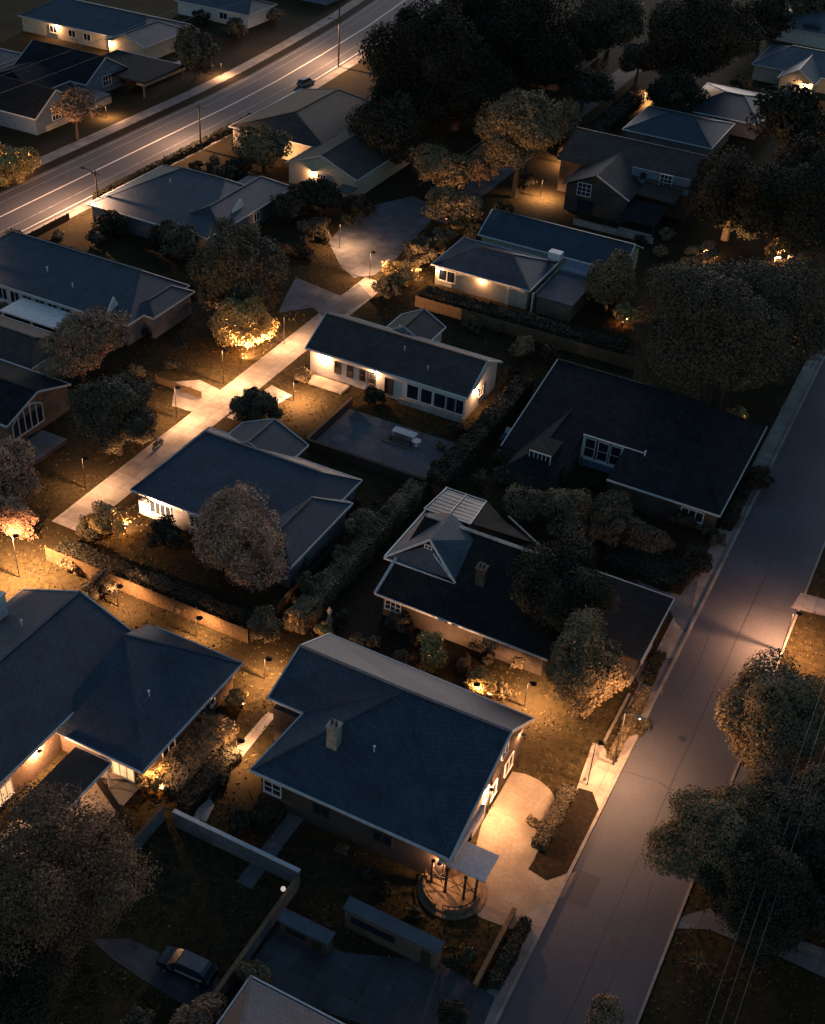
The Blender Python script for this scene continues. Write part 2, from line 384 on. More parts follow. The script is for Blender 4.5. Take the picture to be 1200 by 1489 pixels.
    def chimney(s, x, y, z0, z1, w=.8, d=.7, m='stone', label=None):
        b = MB(); b.box(x-w/2, x+w/2, y-d/2, y+d/2, z0, z1); b.box(x-w/2-.08, x+w/2+.08, y-d/2-.08, y+d/2+.08, z1, z1+.15)
        o = b.build('chimney', m, s.roof)
        for dx in (-w*.22, w*.22): MB().lathe((x+dx, y, z1+.15), [(0,.13),(.35,.11),(.35,.14),(.42,.14)], 10).build('chimney_pot', 'shinglebrown', s.root)
        return o
    def vent(s, x, y, z, m='white'):
        MB().lathe((x,y,z-.2), [(0,.06),(.6,.06),(.62,.13),(.7,.11)], 8).build('vent_pipe', m, s.root)
# ------------------------------------------------------------------ SETTING
sheet('ground', [(-900,-200),(700,-200),(700,1800),(-900,1800)], 0, 'lawn', 'dark lawn and yard ground between the houses', px=False)
def rect(name, x0, x1, y0, y1, z, m, label=None): return sheet(name, [(x0,y0),(x1,y0),(x1,y1),(x0,y1)], z, m, label, px=False)
XL, XR = -12.1, -3.5
rect('street', XL, XR, -60, 900, .006, 'asphalt', 'worn dark asphalt street at the right')
# kerbs and pavement of the street
def strip(name, x0, x1, y0, y1, h, m, label): tag(MB().box(x0, x1, y0, y1, -.02, h, .01).build(name, m), label, None, None, 'structure')
strip('street_kerb', XL-.28, XL, -60, 500, .24, 'concrete', 'raised concrete kerb along the houses side of the street')
strip('far_kerb', XR, XR+.22, -60, 500, .14, 'concrete', 'concrete kerb along the tree side of the street')
rect('pavement', XL-2.1, XL-.28, 79, 160, .016, 'concrete', 'narrow concrete pavement beside the street')
rect('pavement_near', XL-1.7, XL-.28, 20, 79, .016, 'concrete', 'concrete pavement below the corner house')
for pts, w in (([(-8.0,20),(-7.9,60),(-7.75,110),(-7.9,190)],.05),([(-12.0,73.2),(-9.5,73.6),(-6,73.1),(-3.6,73.7)],.04),([(-12,101.5),(-8.8,101.1),(-3.6,101.8)],.04),([(-6.2,52),(-5.9,61),(-6.4,66),(-6.1,72)],.035),([(-10.4,84),(-10.1,90),(-10.5,97)],.035)):
    b = MB()
    P2 = []
    for (p, q) in zip(pts[:-1], pts[1:]):
        for t in np.linspace(0,1,14)[:-1]: P2.append((p[0]+(q[0]-p[0])*t+random.uniform(-.06,.06), p[1]+(q[1]-p[1])*t+random.uniform(-.04,.04)))
    for p, q in zip(P2[:-1], P2[1:]):
        d = Vector((q[0]-p[0], q[1]-p[1])).normalized()*w; b.poly([(p[0]+d.y,p[1]-d.x,.011),(q[0]+d.y,q[1]-d.x,.011),(q[0]-d.y,q[1]+d.x,.011),(p[0]-d.y,p[1]+d.x,.011)])
    tag(b.build('tar_seam','tar'), 'thin tar seam on the asphalt street', None, None, 'structure')
rect('asphalt_patch', -11.6, -9.9, 58.5, 61.8, .0095, 'tarpatch', 'darker repaired patch of asphalt'); rect('asphalt_patch', -7.4, -5.2, 86.0, 88.2, .0095, 'tarpatch', 'darker repaired patch of asphalt')
rect('asphalt_patch', -11.8, -10.6, 118.0, 124.5, .0095, 'tarpatch', 'darker repaired patch of asphalt')
for x, y in ((-8.6,79.5),(-7.0,57.0),(-9.2,108)):
    b = MB().lathe((x,y,.004),[(0,.36),(.012,.36)],20).build('manhole_cover','dark',at=(x,y,0)); tag(b,'round iron manhole cover in the asphalt street',None,None,'structure')
# main road, upper left (bends a little further out)
def ribbon(name, pts, w0, w1, z, m, label, kind='structure'):
    V = []; 
    for i, (x, y) in enumerate(pts):
        a = pts[max(i-1,0)]; b = pts[min(i+1,len(pts)-1)]; d = Vector((b[0]-a[0], b[1]-a[1])).normalized(); nrm = (d.y, -d.x)
        V.append(((x+nrm[0]*w0, y+nrm[1]*w0, z), (x+nrm[0]*w1, y+nrm[1]*w1, z)))
    b = MB()
    for i in range(len(V)-1): b.poly([V[i][0], V[i][1], V[i+1][1], V[i+1][0]])
    o = b.build(name, m); 
    for p in o.data.polygons:
        if p.normal.z < 0: o.data.flip_normals(); break
    return tag(o, label, None, None, kind)
RC = [(-133.4,20),(-133.4,195),(-134,212),(-135.6,232),(-138.2,258),(-142,285),(-150,330),(-165,400),(-190,520)]
ribbon('main_road', RC, -6.4, 7.0, .006, 'road', 'wide grey main road crossing the upper left corner')
ribbon('centre_line', RC, -.14, .14, .011, 'paint', 'solid white centre line of the main road')
ribbon('edge_line', RC, 6.1, 6.3, .011, 'paint', 'white edge line of the main road on the near side')
ribbon('lane_line', RC, 3.75, 3.87, .011, 'wornpaint', 'white lane line of the main road on the near side')
ribbon('edge_line', RC, -5.7, -5.56, .011, 'wornpaint', 'white edge line of the main road on the far side')
ribbon('lane_line', RC, -3.6, -3.5, .011, 'wornpaint', 'thin lane line of the main road on the far side')
ribbon('verge', RC, -8.6, -6.5, .012, 'soil', 'dark planted strip between main road and its pavement')
ribbon('footway', RC, -11.2, -8.6, .016, 'concrete', 'pale pavement on the far side of the main road')
ribbon('near_footway', RC, 7.0, 9.0, .014, 'concrete', 'pale pavement on the near side of the main road')
# lane through the middle of the block
rect('lane', -76.4, -72.5, 75.6, 144, .008, 'concrete', 'long pale concrete lane lit orange in the middle of the block')
sheet('lane_court', [(478,352),(500,325),(545,298),(600,285),(632,300),(625,325),(598,350),(572,382),(545,400),(515,404),(496,388)], .012, 'slab', 'paved turning court at the end of the lane')
rect('lane_beyond', -79, -74.5, 168, 300, .01, 'slab', 'grey lane beyond the turning court')
sheet('path_fork', [(430,403),(495,430),(522,412),(540,432),(480,470),(455,447),(405,455),(415,432)], .014, 'slab', 'blue grey forked path beside the lane')
sheet('drive_left', [(255,555),(290,552),(322,568),(283,600),(250,590)], .013, 'concrete', 'short side drive joining the lane')
sheet('drive_crossing', [(395,560),(425,575),(400,590),(345,612),(330,607)], .015, 'concrete', 'short side drive lit orange below the long house')
# paving around the corner house
sheet('driveway', [(745,1122),(765,1126),(785,1135),(800,1148),(810,1165),(811,1182),(804,1202),(793,1222),(780,1242),(772,1262),(800,1282),(838,1268),(820,1305),(778,1316),(745,1352),(700,1335),(655,1300),(690,1240),(700,1200)], .02, 'palesmooth', 'rounded pale driveway beside the hip roofed corner house')
sheet('front_walk', [(862,1080),(880,1088),(888,1110),(905,1100),(880,1160),(868,1185),(845,1172),(838,1150),(848,1120)], .022, 'pale', 'pale front walk under the street lamp')
sheet('side_drive', [(938,962),(985,955),(962,1012),(930,995),(918,975)], .022, 'slab', 'small blue grey driveway apron by the street')
sheet('garage_drive', [(880,800),(905,798),(985,838),(1015,845),(1000,925),(983,905),(965,868),(940,860)], .021, 'slab', 'grey driveway beside the dark garage wing')
rect('strip_path', -34.6, -33.2, 47.5, 57.2, .018, 'slab', 'straight concrete path from the front wall to the sheds')
sheet('garden_path', [(389,1035),(402,1040),(300,1165),(270,1190),(300,1195),(312,1172),(300,1150),(285,1155)], .019, 'pale', 'pale garden path lit orange beside the corner house')
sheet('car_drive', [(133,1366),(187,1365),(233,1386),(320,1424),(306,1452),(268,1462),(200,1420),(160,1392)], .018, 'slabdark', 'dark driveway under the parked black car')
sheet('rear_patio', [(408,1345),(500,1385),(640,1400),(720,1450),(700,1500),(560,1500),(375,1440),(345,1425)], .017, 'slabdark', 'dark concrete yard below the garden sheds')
sheet('cross_drive', [(1165,862),(1225,878),(1225,902),(1150,884)], .02, 'concrete', 'pale driveway crossing the verge at the right')
sheet('verge_drive', [(1068,1110),(1240,1165),(1240,1190),(1060,1138)], .02, 'slab', 'dark driveway between the street trees')
sheet('lower_verge_drive', [(985,1335),(1035,1320),(1200,1380),(1240,1410),(1240,1440),(1130,1390),(1030,1352),(980,1350)], .02, 'slab', 'dark blue driveway below the right street trees')
sheet('flower_bed', [(842,1146),(862,1152),(872,1180),(834,1267),(795,1281),(768,1264),(800,1215),(812,1190),(826,1165)], .026, 'soil', 'planted soil bed between driveway and pavement')
rect('side_yard', -45, -30, 76, 90, .012, 'soil', 'bare brown yard behind the corner house')
rect('deck', -53.2, -46.6, 40, 52.5, .05, 'pale', 'lit pale terrace beside the porch of the left house')
# ------------------------------------------------------------------ HOUSES
# corner house, big blue slate roof
h = House('slate_house', 'large house with blue slate roof, pale rear slope and lit side gable beside round driveway', (-30, 63), 'slate', 'darkbrick')
FL, FR = (-37.8,54.5,4.0), (-20,54.6,4.0); RL, RR = (-40.1,66,7.2), (-20.2,66,7.2); A = (-29.4,65.0,8.15)
E1, E2 = (-40.5,61.4,4.7), (-37.0,61.4,4.7)
for p in ([FL,FR,A], [FR,RR,A], [FL,A,E2], [E1,E2,A,RL], [(-20,71.3,4.0),(-40.4,71.6,4.0),RL,A,RR]): h.R.roofplane(p)
for p, q in ((FL,A),(FR,A)): h.R.beam((p[0],p[1],p[2]+.02), (q[0],q[1],q[2]+.02), .22, .08)
h.R.beam((RL[0],RL[1],7.23), (A[0],A[1],A[2]+.03), .3, .1); h.R.beam((A[0],A[1],A[2]+.03), (RR[0],RR[1],7.23), .3, .1)
for p, q in ((FL,FR),(E1,E2),(E2,FL),((-20,71.3,4),(-40.4,71.6,4)),(RR,FR),(RR,(-20,71.3,4)),(RL,E1),(RL,(-40.4,71.6,4))): h.eave(p, q, .15)
h.W.box(-37.2,-20.75,55.2,61.3,-.05,3.9); h.W.box(-39.9,-20.72,61.31,70.9,-.05,3.95)
h.W.hexa([(-20.74,55.6,3.94),(-20.74,70.8,3.94),(-20.74,66,6.95)], [(-21.0,55.6,3.94),(-21.0,70.8,3.94),(-21.0,66,6.95)])
h.W.hexa([(-39.88,61.6,3.94),(-39.88,70.8,3.94),(-39.88,66,6.9)], [(-39.6,61.6,3.94),(-39.6,70.8,3.94),(-39.6,66,6.9)])
h.done()
gw = MB(); gw.box(-20.71,-20.55,55.3,70.8,0,3.85); gw.hexa([(-20.71,56.2,3.86),(-20.71,70.4,3.86),(-20.71,66,6.85)],[(-20.55,56.2,3.86),(-20.55,70.4,3.86),(-20.55,66,6.85)])
gw.build('gable_cladding', 'darkbrick', h.root)
for yy, w_ in ((64.2,1.6),(67.6,1.6)): h.window((-20.54,yy,1.6),w_,1.5,'E',2,1)
h.window((-20.54,66,4.9),1.1,1.1,'E',2,2)
d_ = MB().box(-20.54,-20.40,60.2,62.6,.05,2.5); d_.build('garage_door','white',h.root)
MB().tube([(-20.35,63.2,3.9),(-20.35,63.2,.1)],.07,8).build('downpipe','dark',h.root)
h.window((-36.1,55.18,2.5),1.5,1.9,'S',2,3)
h.window((-31.5,55.18,2.2),1.4,1.0,'S',2,1,frame='timberdark'); h.window((-26,55.18,2.2),1.6,1.0,'S',2,1,frame='timberdark')
h.window((-39.92,68,2.2),1.3,1.4,'W'); 
h.chimney(-32.6,58.9,4.6,7.9,.9,.85,'stone'); h.vent(-29.3,59.6,6.2)
# entrance porch of the corner house
pr = MB(); pr.box(-21.0,-17.1,54.75,57.5,2.97,3.1); pr.box(-20.1,-19.8,55.0,60.6,3.3,4.15)
pr.build('porch_roof','gutter',h.root)
cx_, cy_ = -19.7, 55.0
for a in (-2.55,-1.75,-.95,-.2): MB().lathe((cx_+2.0*math.cos(a),cy_+.55*math.sin(a),.3),[(0,.16),(.1,.12),(2.45,.1),(2.65,.17)],10).build('porch_post','timberdark',h.root)
stp = MB(); stp.lathe((cx_,cy_,0),[(0,2.7),(.14,2.7)],36); stp.lathe((cx_,cy_,.14),[(0,2.25),(.15,2.25)],36); stp.build('porch_step','porchbrick',h.root)
rws = (MB(), MB())
for k in range(18):
    rw_ = rws[k > 8]
    a0 = math.pi+k*math.pi/18; a1 = math.pi+(k+1)*math.pi/18
    if k in (8,9): continue
    rw_.beam((cx_+2.2*math.cos(a0),cy_+2.2*math.sin(a0),.5),(cx_+2.2*math.cos(a1),cy_+2.2*math.sin(a1),.5),.22,.5)
for rw_ in rws: rw_.build('porch_wall','porchbrick',h.root)
sc_ = MB()
for a in (-2.15,-1.3,-.55):
    sc_.beam((cx_+2.0*math.cos(a)-.45,cy_+.55*math.sin(a),2.2),(cx_+2.0*math.cos(a)+.45,cy_+.55*math.sin(a),1.0),.05,.05); sc_.beam((cx_+2.0*math.cos(a)+.45,cy_+.55*math.sin(a)+.03,2.2),(cx_+2.0*math.cos(a)-.45,cy_+.55*math.sin(a)+.03,1.0),.05,.05)
sc_.beam((cx_-1.9,cy_-.2,1.3),(cx_+1.9,cy_-.2,1.3),.06,.06); sc_.build('porch_lattice','timberdark',h.root)
rls = (MB(), MB())
for k in range(15):
    rl = rls[k > 6]
    a0 = math.pi+k*math.pi/15; a1 = math.pi+(k+1)*math.pi/15
    p0 = (cx_+2.25*math.cos(a0),cy_+2.25*math.sin(a0)); p1 = (cx_+2.25*math.cos(a1),cy_+2.25*math.sin(a1))
    if k in (6,7): continue
    rl.beam((*p0,1.05),(*p1,1.05),.08,.07); rl.beam((*p0,.7),(*p1,.7),.04,.04); rl.beam((*p0,.45),(*p1,.45),.04,.04); rl.beam((*p0,.3),(*p0,1.05),.05,.05)
for rl in rls: rl.build('porch_railing','timberdark',h.root)
# left house with lit terrace
h = House('gabled_house', 'big blue roofed house with hipped side wing and lit terrace at the left edge', (-56, 55), 'slate', 'brick')
h.block(-68.4,-54.2,20,62.8,3.5,6.4,'y',0,0)
h.R.roofplane([(-55.6,50.7,3.0),(-45.6,50.7,3.0),(-54.9,60.8,5.75)]); h.R.roofplane([(-45.6,50.7,3.0),(-45.6,65.3,3.0),(-54.9,60.8,5.75)])
h.R.roofplane([(-45.6,65.3,3.0),(-55.8,65.3,3.0),(-54.9,60.8,5.75)]); h.R.roofplane([(-55.8,65.3,3.0),(-55.6,50.7,3.0),(-54.9,60.8,5.75)])
for p in ((-45.6,50.7,3.0),(-45.6,65.3,3.0)): h.R.beam((p[0],p[1],p[2]+.02),(-54.9,60.8,5.78),.22,.08)
for p, q in (((-53.4,50.7,3),(-45.6,50.7,3)),((-45.6,50.7,3),(-45.6,65.3,3)),((-45.6,65.3,3),(-55,65.3,3))): h.eave(p,q)
h.W.box(-55,-46.3,51.4,64.6,-.05,2.93); h.done()
h.window((-48.2,51.39,1.4),2.2,1.9,'S',3,1,pane='litpane',label='glazed garden door lit orange from inside'); h.window((-54.68,44.5,1.6),1.8,1.6,'E',3,1,pane='litpane',label='terrace window lit orange')
h.window((-46.29,55,1.6),1.6,1.3,'E'); h.window((-46.29,61,1.6),1.4,1.3,'E'); h.vent(-63,57,6.2); h.vent(-49.5,57,4.4)
# pergola over the terrace
p = thing('pergola', 'flat brown roofed pergola beside the lit terrace of the left house', 'pergola', (-50.2,46.6,0))
b = MB(); b.box(-52.2,-48.6,42.6,50.5,2.55,2.72); b.build('roof','feltbrown',p)
for x in (-52,-48.8):
    for y in (42.8,46.6,50.2): MB().box(x-.08,x+.08,y-.08,y+.08,0,2.55).build('post','white',p)
e_ = MB(); e_.beam((-48.55,42.6,2.64),(-48.55,50.5,2.64),.1,.22); e_.beam((-52.2,50.55,2.64),(-48.6,50.55,2.64),.1,.22); e_.build('fascia','white',p)
# neighbour at the far left with chimney
h = House('chimney_house', 'house corner with tall white chimney at the left frame edge', (-70,57), 'slate', 'render')
h.block(-84,-64.6,40,59.4,3.0,5.6,'x',5,5); h.done(); h.chimney(-67.2,58.4,2.6,6.6,1.3,1.1,'render')
# house with conservatory and dormer
h = House('dormer_house', 'dark brown roofed house with white edged dormer gable and glass roofed conservatory', (-30,86), 'shingleblack', 'darkbrick')
BL, BR = (-40.0,79.7,3.0), (-22.0,79.6,3.0); rz = 6.2; RLd, RRd = (-39.7,89.4,rz), (-25.5,89.4,rz)
for q in ([BL,BR,RRd,RLd], [(-22,93.1,2.6),(-40,93.1,2.6),RLd,RRd], [BR,(-22,93.1,2.6),RRd]): h.R.roofplane(q)
h.R.beam((*RLd[:2],rz+.03),(*RRd[:2],rz+.03),.28,.1)
h.W.box(-39.4,-22.6,80.4,92.6,-.05,2.6); h.W.hexa([(-39.4,80.6,2.6),(-39.4,92.5,2.6),(-39.4,89.4,5.9)],[(-39.15,80.6,2.6),(-39.15,92.5,2.6),(-39.15,89.4,5.9)])
for q in ((BL,BR),): h.eave(*q)
h.T.beam((BL[0],BL[1],3.05),(-40.0,84.9,4.75),.28,.22)
# garage wing by the street
MB().box(-22.4,-14.5,84.0,94.1,2.75,2.95).build('garage_roof','felt',h.root); h.T.beam((-14.45,84,2.85),(-14.45,94.1,2.85),.12,.24); h.T.beam((-22.4,94.15,2.85),(-14.5,94.15,2.85),.16,.24)
h.W.box(-22,-14.9,84.4,93.7,-.05,2.74); h.done()
dm = MB(); ap0, ap1 = (-37.3,85.7,6.6), (-37.3,90.6,6.7)
dm.roofplane([(-41.1,83.6,4.35),ap0,ap1,(-41.4,93.0,3.6)]); dm.roofplane([ap0,(-33.4,83.7,4.25),(-33.6,89.0,5.9),ap1])
dm.roofplane([(-41.1,83.6,4.3),(-33.4,83.7,4.2),(-37.3,85.75,6.0)])
dmo = dm.build('dormer','slatelight',h.root)
dt = MB(); 
for a, c in (((-41.1,83.55,4.4),(-37.3,85.65,6.65)),((-33.4,83.65,4.3),(-37.3,85.65,6.65)),((-41.1,83.5,4.3),(-33.4,83.6,4.2)),((-41.1,83.6,4.4),(-41.45,93,3.65)),((-41.45,93,3.65),(-41.6,99,3.1)),((-33.6,83.8,4.25),(-36.6,85.2,5.5))): dt.beam(a,c,.16,.16)
dt.build('dormer_trim','white',dmo)
h.window((-37.3,85.45,5.75),.7,.7,'S',2,2,name='attic_window'); h.window((-38.3,80.37,1.9),1.6,1.5,'S',3,3); h.window((-28,80.37,1.8),1.4,1.1,'S',2,1,frame='timberdark')
h.chimney(-31.2,84.6,4.2,6.5,.9,.8,'brick')
h.window((-14.88,88,1.4),3.0,2.0,'E',4,4,frame='gutter',pane='timberdark',name='garage_door')
gl = MB(); gl.roofplane([(-41.5,93.2,3.9),(-36.2,93.2,4.0),(-36.9,99.0,3.0),(-41.6,99.0,3.0)],.06); glo = gl.build('conservatory_roof','roofglass',h.root)
gb = MB()
for t in (0,.5,1): gb.beam((-41.5+5.3*t,93.2,3.98+.1*t),(-41.6+4.7*t,99.0,3.07),.09,.1)
for t in (0,1): gb.beam((-41.55,93.2+5.8*t,3.98-.93*t),(-36.5-.4*t,93.2+5.8*t,4.05-1.0*t),.09,.1)
for t in np.linspace(.1,.9,7): gb.beam((-41.5,93.2+5.8*t,3.94-.93*t),(-36.5-.4*t,93.2+5.8*t,4.0-1.0*t),.03,.04)
gb.build('glazing_bar','white',glo)
MB().box(-41.4,-37,93.4,98.8,0,2.9).build('conservatory_wall','greywall',h.root)
bb = MB(); bb.roofplane([(-36.0,93.3,4.1),(-33.4,96.2,3.4),(-36.8,99.0,3.05)]); bb.roofplane([(-36.0,93.3,4.1),(-28.5,94.0,3.9),(-33.4,96.2,3.4)]); bb.build('bay_roof','shingleblack',h.root)
bt = MB(); bt.beam((-33.6,97.2,3.5),(-28.6,93.6,4.05),.14,.14); bt.beam((-39.5,89.5,6.3),(-23.7,89.5,6.3),.45,.16); bt.build('ridge_trim','stone',h.root)
# long lit house in the middle
h = House('long_house', 'long low white house with dark gable roof and orange lit front wall beside the lane', (-58,119), 'shinglegrey', 'render', 'white')
h.block(-69.7,-47.1,116.0,126.3,3.6,6.2,'x',0,0,.45,off=.0)
h.block(-64.2,-57.6,125.9,131.8,2.9,4.7,'y',0,0,.35)
h.done()
for x in (-65.2,-63.4,-61.6,-60.3): h.window((x,116.43,2.0),.75,1.5,'S',1,2,frame='timberdark')
h.window((-57.9,116.43,1.6),1.0,2.1,'S',1,1,frame='timberdark',pane='timberdark',name='front_door')
for k, x in enumerate((-54.6,-52.7,-50.9,-49.4,-48.2)): h.window((x,116.43,1.85),(1.5,1.45,1.5,1.1,.95)[k],1.9,'S',1,1,fr=.14)
h.window((-47.53,121,2),1.2,1.2,'E'); h.vent(-57.5,119.5,5.4); h.vent(-60.5,123.9,5.4); h.vent(-53.5,118,4.6)
st = MB(); st.box(-69.2,-63.2,113.9,115.9,0,.3); st.build('terrace_step','pale',h.root); MB().box(-56.2,-47.5,115.9,116.25,0,.7).build('plinth','stone',h.root)
# dark hipped house near the street
h = House('dark_house', 'dark hip roofed house with white glazed porch between the hedges', (-26,117), 'shingledark', 'darkbrick')
LR, RR5 = (-39.9,126.2,6.3), (-23.2,126.2,6.3)
zy = lambda y: 3.0+3.3*(y-109.7)/16.5
for q in ([(-39.9,109.7,3),(-32.1,109.7,3),(-32.1,126.2,6.3),LR], [(-32.1,115.3,zy(115.3)),(-27.1,115.3,zy(115.3)),(-27.1,126.2,6.3),(-32.1,126.2,6.3)], [(-27.1,109.7,3),(-14.2,109.7,3),RR5,(-27.1,126.2,6.3)], [(-14.2,109.7,3),(-14.2,130.4,3),RR5], [(-14.2,130.4,3),(-39.9,130.4,3),LR,RR5]): h.R.roofplane(q)
h.R.beam((-39.9,126.2,6.34),(-23.2,126.2,6.34),.28,.1); h.R.beam((-14.2,109.7,3.02),(-23.2,126.2,6.32),.24,.08)
for p, q in (((-27.1,109.7,3),(-14.2,109.7,3)),((-14.2,109.7,3),(-14.2,130.4,3)),((-39.9,109.7,3),LR),((-32.1,115.3,4.12),(-24.6,115.3,4.12))): h.eave(p,q)
h.W.box(-39.4,-32.12,110.2,129.8,-.05,2.9); h.W.box(-32.11,-27.11,115.6,129.79,-.05,2.9); h.W.box(-27.1,-14.7,110.21,129.81,-.05,2.9); h.W.box(-32.05,-27.15,115.62,116,2.8,3.95)
h.block(-37.8,-32.2,106.3,119.6,2.98,4.75,'y',3,0.001,trim=False); h.done()
h.window((-34.6,108.1,4.25),2.4,1.0,'S',5,1,name='dormer_window'); 
dmb = MB(); dmb.box(-36,-33.2,108.14,111.5,3.5,4.85); dmb.build('dormer','shingledark',h.root)
gp = MB(); gp.box(-32.0,-27.2,115.3,115.58,0,1.0); gp.build('porch_plinth','bluewall',h.root)
for x in (-31.2,-29.6,-28.1): h.window((x,115.59,2.4),1.15,2.4,'S',1,2,name='porch_window',pane='glass')
pw = MB(); pw.box(-32.08,-31.88,115.3,115.55,0,4.05); pw.box(-27.35,-27.15,115.2,115.5,0,4.0); pw.box(-31.8,-27.4,115.2,115.42,.98,1.12); pw.build('porch_frame','white',h.root)
h.vent(-24.5,114.4,4.6); h.window((-17.2,110.08,1.8),2.4,1.2,'S',3,1); h.window((-14.72,115,1.7),1.6,1.2,'E')
MB().hexa([(-21.9,126.2,4.2),(-20.7,126.2,4.2),(-21.3,126.2,5.3)],[(-21.9,126.6,4.2),(-20.7,126.6,4.2),(-21.3,126.6,5.3)]).build('gable_vent','white',h.root)
# cream house with hip roof, long rear wing, flat garage
h = House('cream_house', 'cream walled house with blue hip roof, long rear wing and flat roofed garage behind fence', (-57,155), 'slate', 'cream', 'white')
h.block(-67.4,-52.0,147.2,158.2,3.2,5.3,'x',5.2,5.2)
h.block(-66,-43,160.3,170.2,3.2,5.6,'x',0,0,.45); h.done()
for x in (-65.0,): h.window((x,147.68,1.8),2.4,1.6,'S',2,1,fr=.16)
h.window((-60.0,160.78,2.3),3.6,1.1,'S',3,1,pane='curtain'); h.window((-55.6,160.78,2.3),3.4,1.1,'S',3,1,pane='curtain')
ga = MB(); ga.box(-51.2,-45.6,147.4,156.5,2.5,2.68); ga.build('garage_roof','feltlight',h.root)
gw = MB(); gw.box(-51,-45.8,147.6,156.3,0,2.49); gw.box(-51.45,-51.22,147.4,160,0,3.0); gw.build('garage_wall','brick',h.root)
MB().box(-51.2,-45.9,156.6,160.2,0,3.1).build('link_wall','bluewall',h.root); MB().box(-53.4,-51.5,157,158.4,4.0,5.0).build('dormer','white',h.root)
MB().box(-51.6,-51.4,147.2,147.45,0,3).build('downpipe','white',h.root); MB().box(-55.4,-55.2,147.5,147.68,0,3).build('pilaster','white',h.root)
# brown gabled two storey house
h = House('brown_house', 'brown roofed two storey house with front gable, arched window and dark porch roof', (-54,195), 'shinglebrown', 'darkbrick', 'timberdark')
h.block(-65.5,-42,190.8,207,5.6,8.6,'x',0,0); h.done()
h2 = MB(); a0, a1 = (-55.9,183.8,7.2), (-55.9,199,7.6)
h2.roofplane([(-61.6,183.6,4.6),a0,a1,(-61.6,196,4.9)]); h2.roofplane([a0,(-50.0,183.6,4.3),(-50,193,4.5),a1]); h2.roofplane([(-50,187.5,4.2),(-43.5,187.5,4.0),(-43.5,191.5,5.3),(-50,191.5,5.3)])
h2.build('wing_roof','shinglebrown',h.root)
fw = MB(); fw.box(-61.1,-50.5,184.4,191,-.05,4.3); fw.hexa([(-61.0,184.4,4.3),(-50.6,184.4,4.2),(-55.9,184.4,6.9)],[(-61.0,184.7,4.3),(-50.6,184.7,4.2),(-55.9,184.7,6.9)]); fw.build('wing_wall','darkbrick',h.root)
ut = MB(); ut.beam((-55.9,183.5,7.2),(-50.0,183.5,4.3),.16,.2); ut.build('bargeboard','gutter',h.root)
uw = MB(); uw.box(-52.5,-42.6,191.1,191.35,4.3,7.0); uw.hexa([(-52.5,191.1,7.01),(-42.6,191.1,7.01),(-47.5,191.1,7.02)],[(-52.5,191.35,7.01),(-42.6,191.35,7.01),(-47.5,191.35,7.02)]); uw.build('upper_wall','bluewall',h.root)
h.window((-58.0,184.35,4.1),2.2,2.0,'S',3,3,name='arched_window'); h.window((-57.4,184.35,1.3),2.6,2.2,'S',2,1,frame='timberdark',name='front_door'); h.window((-46.6,191.05,6.0),1.9,1.9,'S',3,3)
rw = MB(); rw.tube([(-50.4,191.02,6.1),(-50.4,190.9,6.1)],.75,20); ro = rw.build('round_window','bluewall',h.root); MB().tube([(-50.4,190.92,6.1),(-50.4,190.87,6.1)],.55,20).build('pane','glass',ro)
pp = MB(); pp.roofplane([(-50.4,180.2,2.6),(-44.3,180.2,2.6),(-44.3,186.5,3.6),(-50.4,186.5,3.6)]); pp.build('porch_roof','shingledark',h.root)
MB().box(-50.2,-44.6,180.5,180.75,0,1.0).build('porch_wall','stone',h.root)
for x in (-50.1,-44.6): MB().box(x-.1,x+.1,180.6,180.8,0,2.5).build('porch_post','timberdark',h.root)
# blue hip house left of centre
h = House('blue_hip_house', 'blue hip roofed house with small rear gable between lane and round bronze tree', (-60,87), 'slate', 'greywall')
h.block(-69.9,-50.0,80.9,95.2,3.2,5.3,'x',2.2,3.2,off=3.6); h.block(-67.2,-58.4,92.5,98,3.18,5.2,'y',0,0,.35,wall=False)
h.block(-55.2,-48.8,78.6,91,3.22,4.7,'y',3,3); h.done(); h.window((-66.5,81.37,1.8),2.6,1.4,'S',4,1); h.window((-61.5,81.37,1.8),2.4,1.4,'S',4,1); h.window((-69.09,85,1.8),1.2,1.2,'W')
# long white windowed house
h = House('white_window_house', 'long blue roofed house with row of white windows at the left', (-105,114), 'slate', 'greywall', 'gutter')
h.block(-122,-92.0,109.0,122.6,3.3,5.8,'x',3,5,off=3); h.block(-95,-90.4,112.5,121.6,3.28,4.4,'y',2,2,.4); h.done()
for k in range(11): h.window((-119.5+k*2.15,109.41,1.9),1.5,1.6,'S',2,1,fr=.12)
MB().box(-121,-95.3,109.42,109.49,0,3.2).build('front_wall','render',h.root)
wl = MB(); wl.box(-112,-100,121.9,122.3,2.2,3.6); wl.build('parapet','stone',h.root)
MB().hexa([(-95.9,109.6,3.5),(-95.9,112.2,3.5),(-95.9,111.4,5.4)],[(-95.6,109.6,3.5),(-95.6,112.2,3.5),(-95.6,111.4,5.4)]).build('dormer_cheek','white',h.root)
MB().box(-109,-99.5,104.5,108.8,2.5,2.7).build('porch_roof','white',h.root)
for x in (-108.7,-104,-99.8): MB().box(x-.1,x+.1,104.6,104.8,0,2.5).build('porch_post','white',h.root)
h.vent(-108,113,5.2); h.vent(-103,112,4.6)
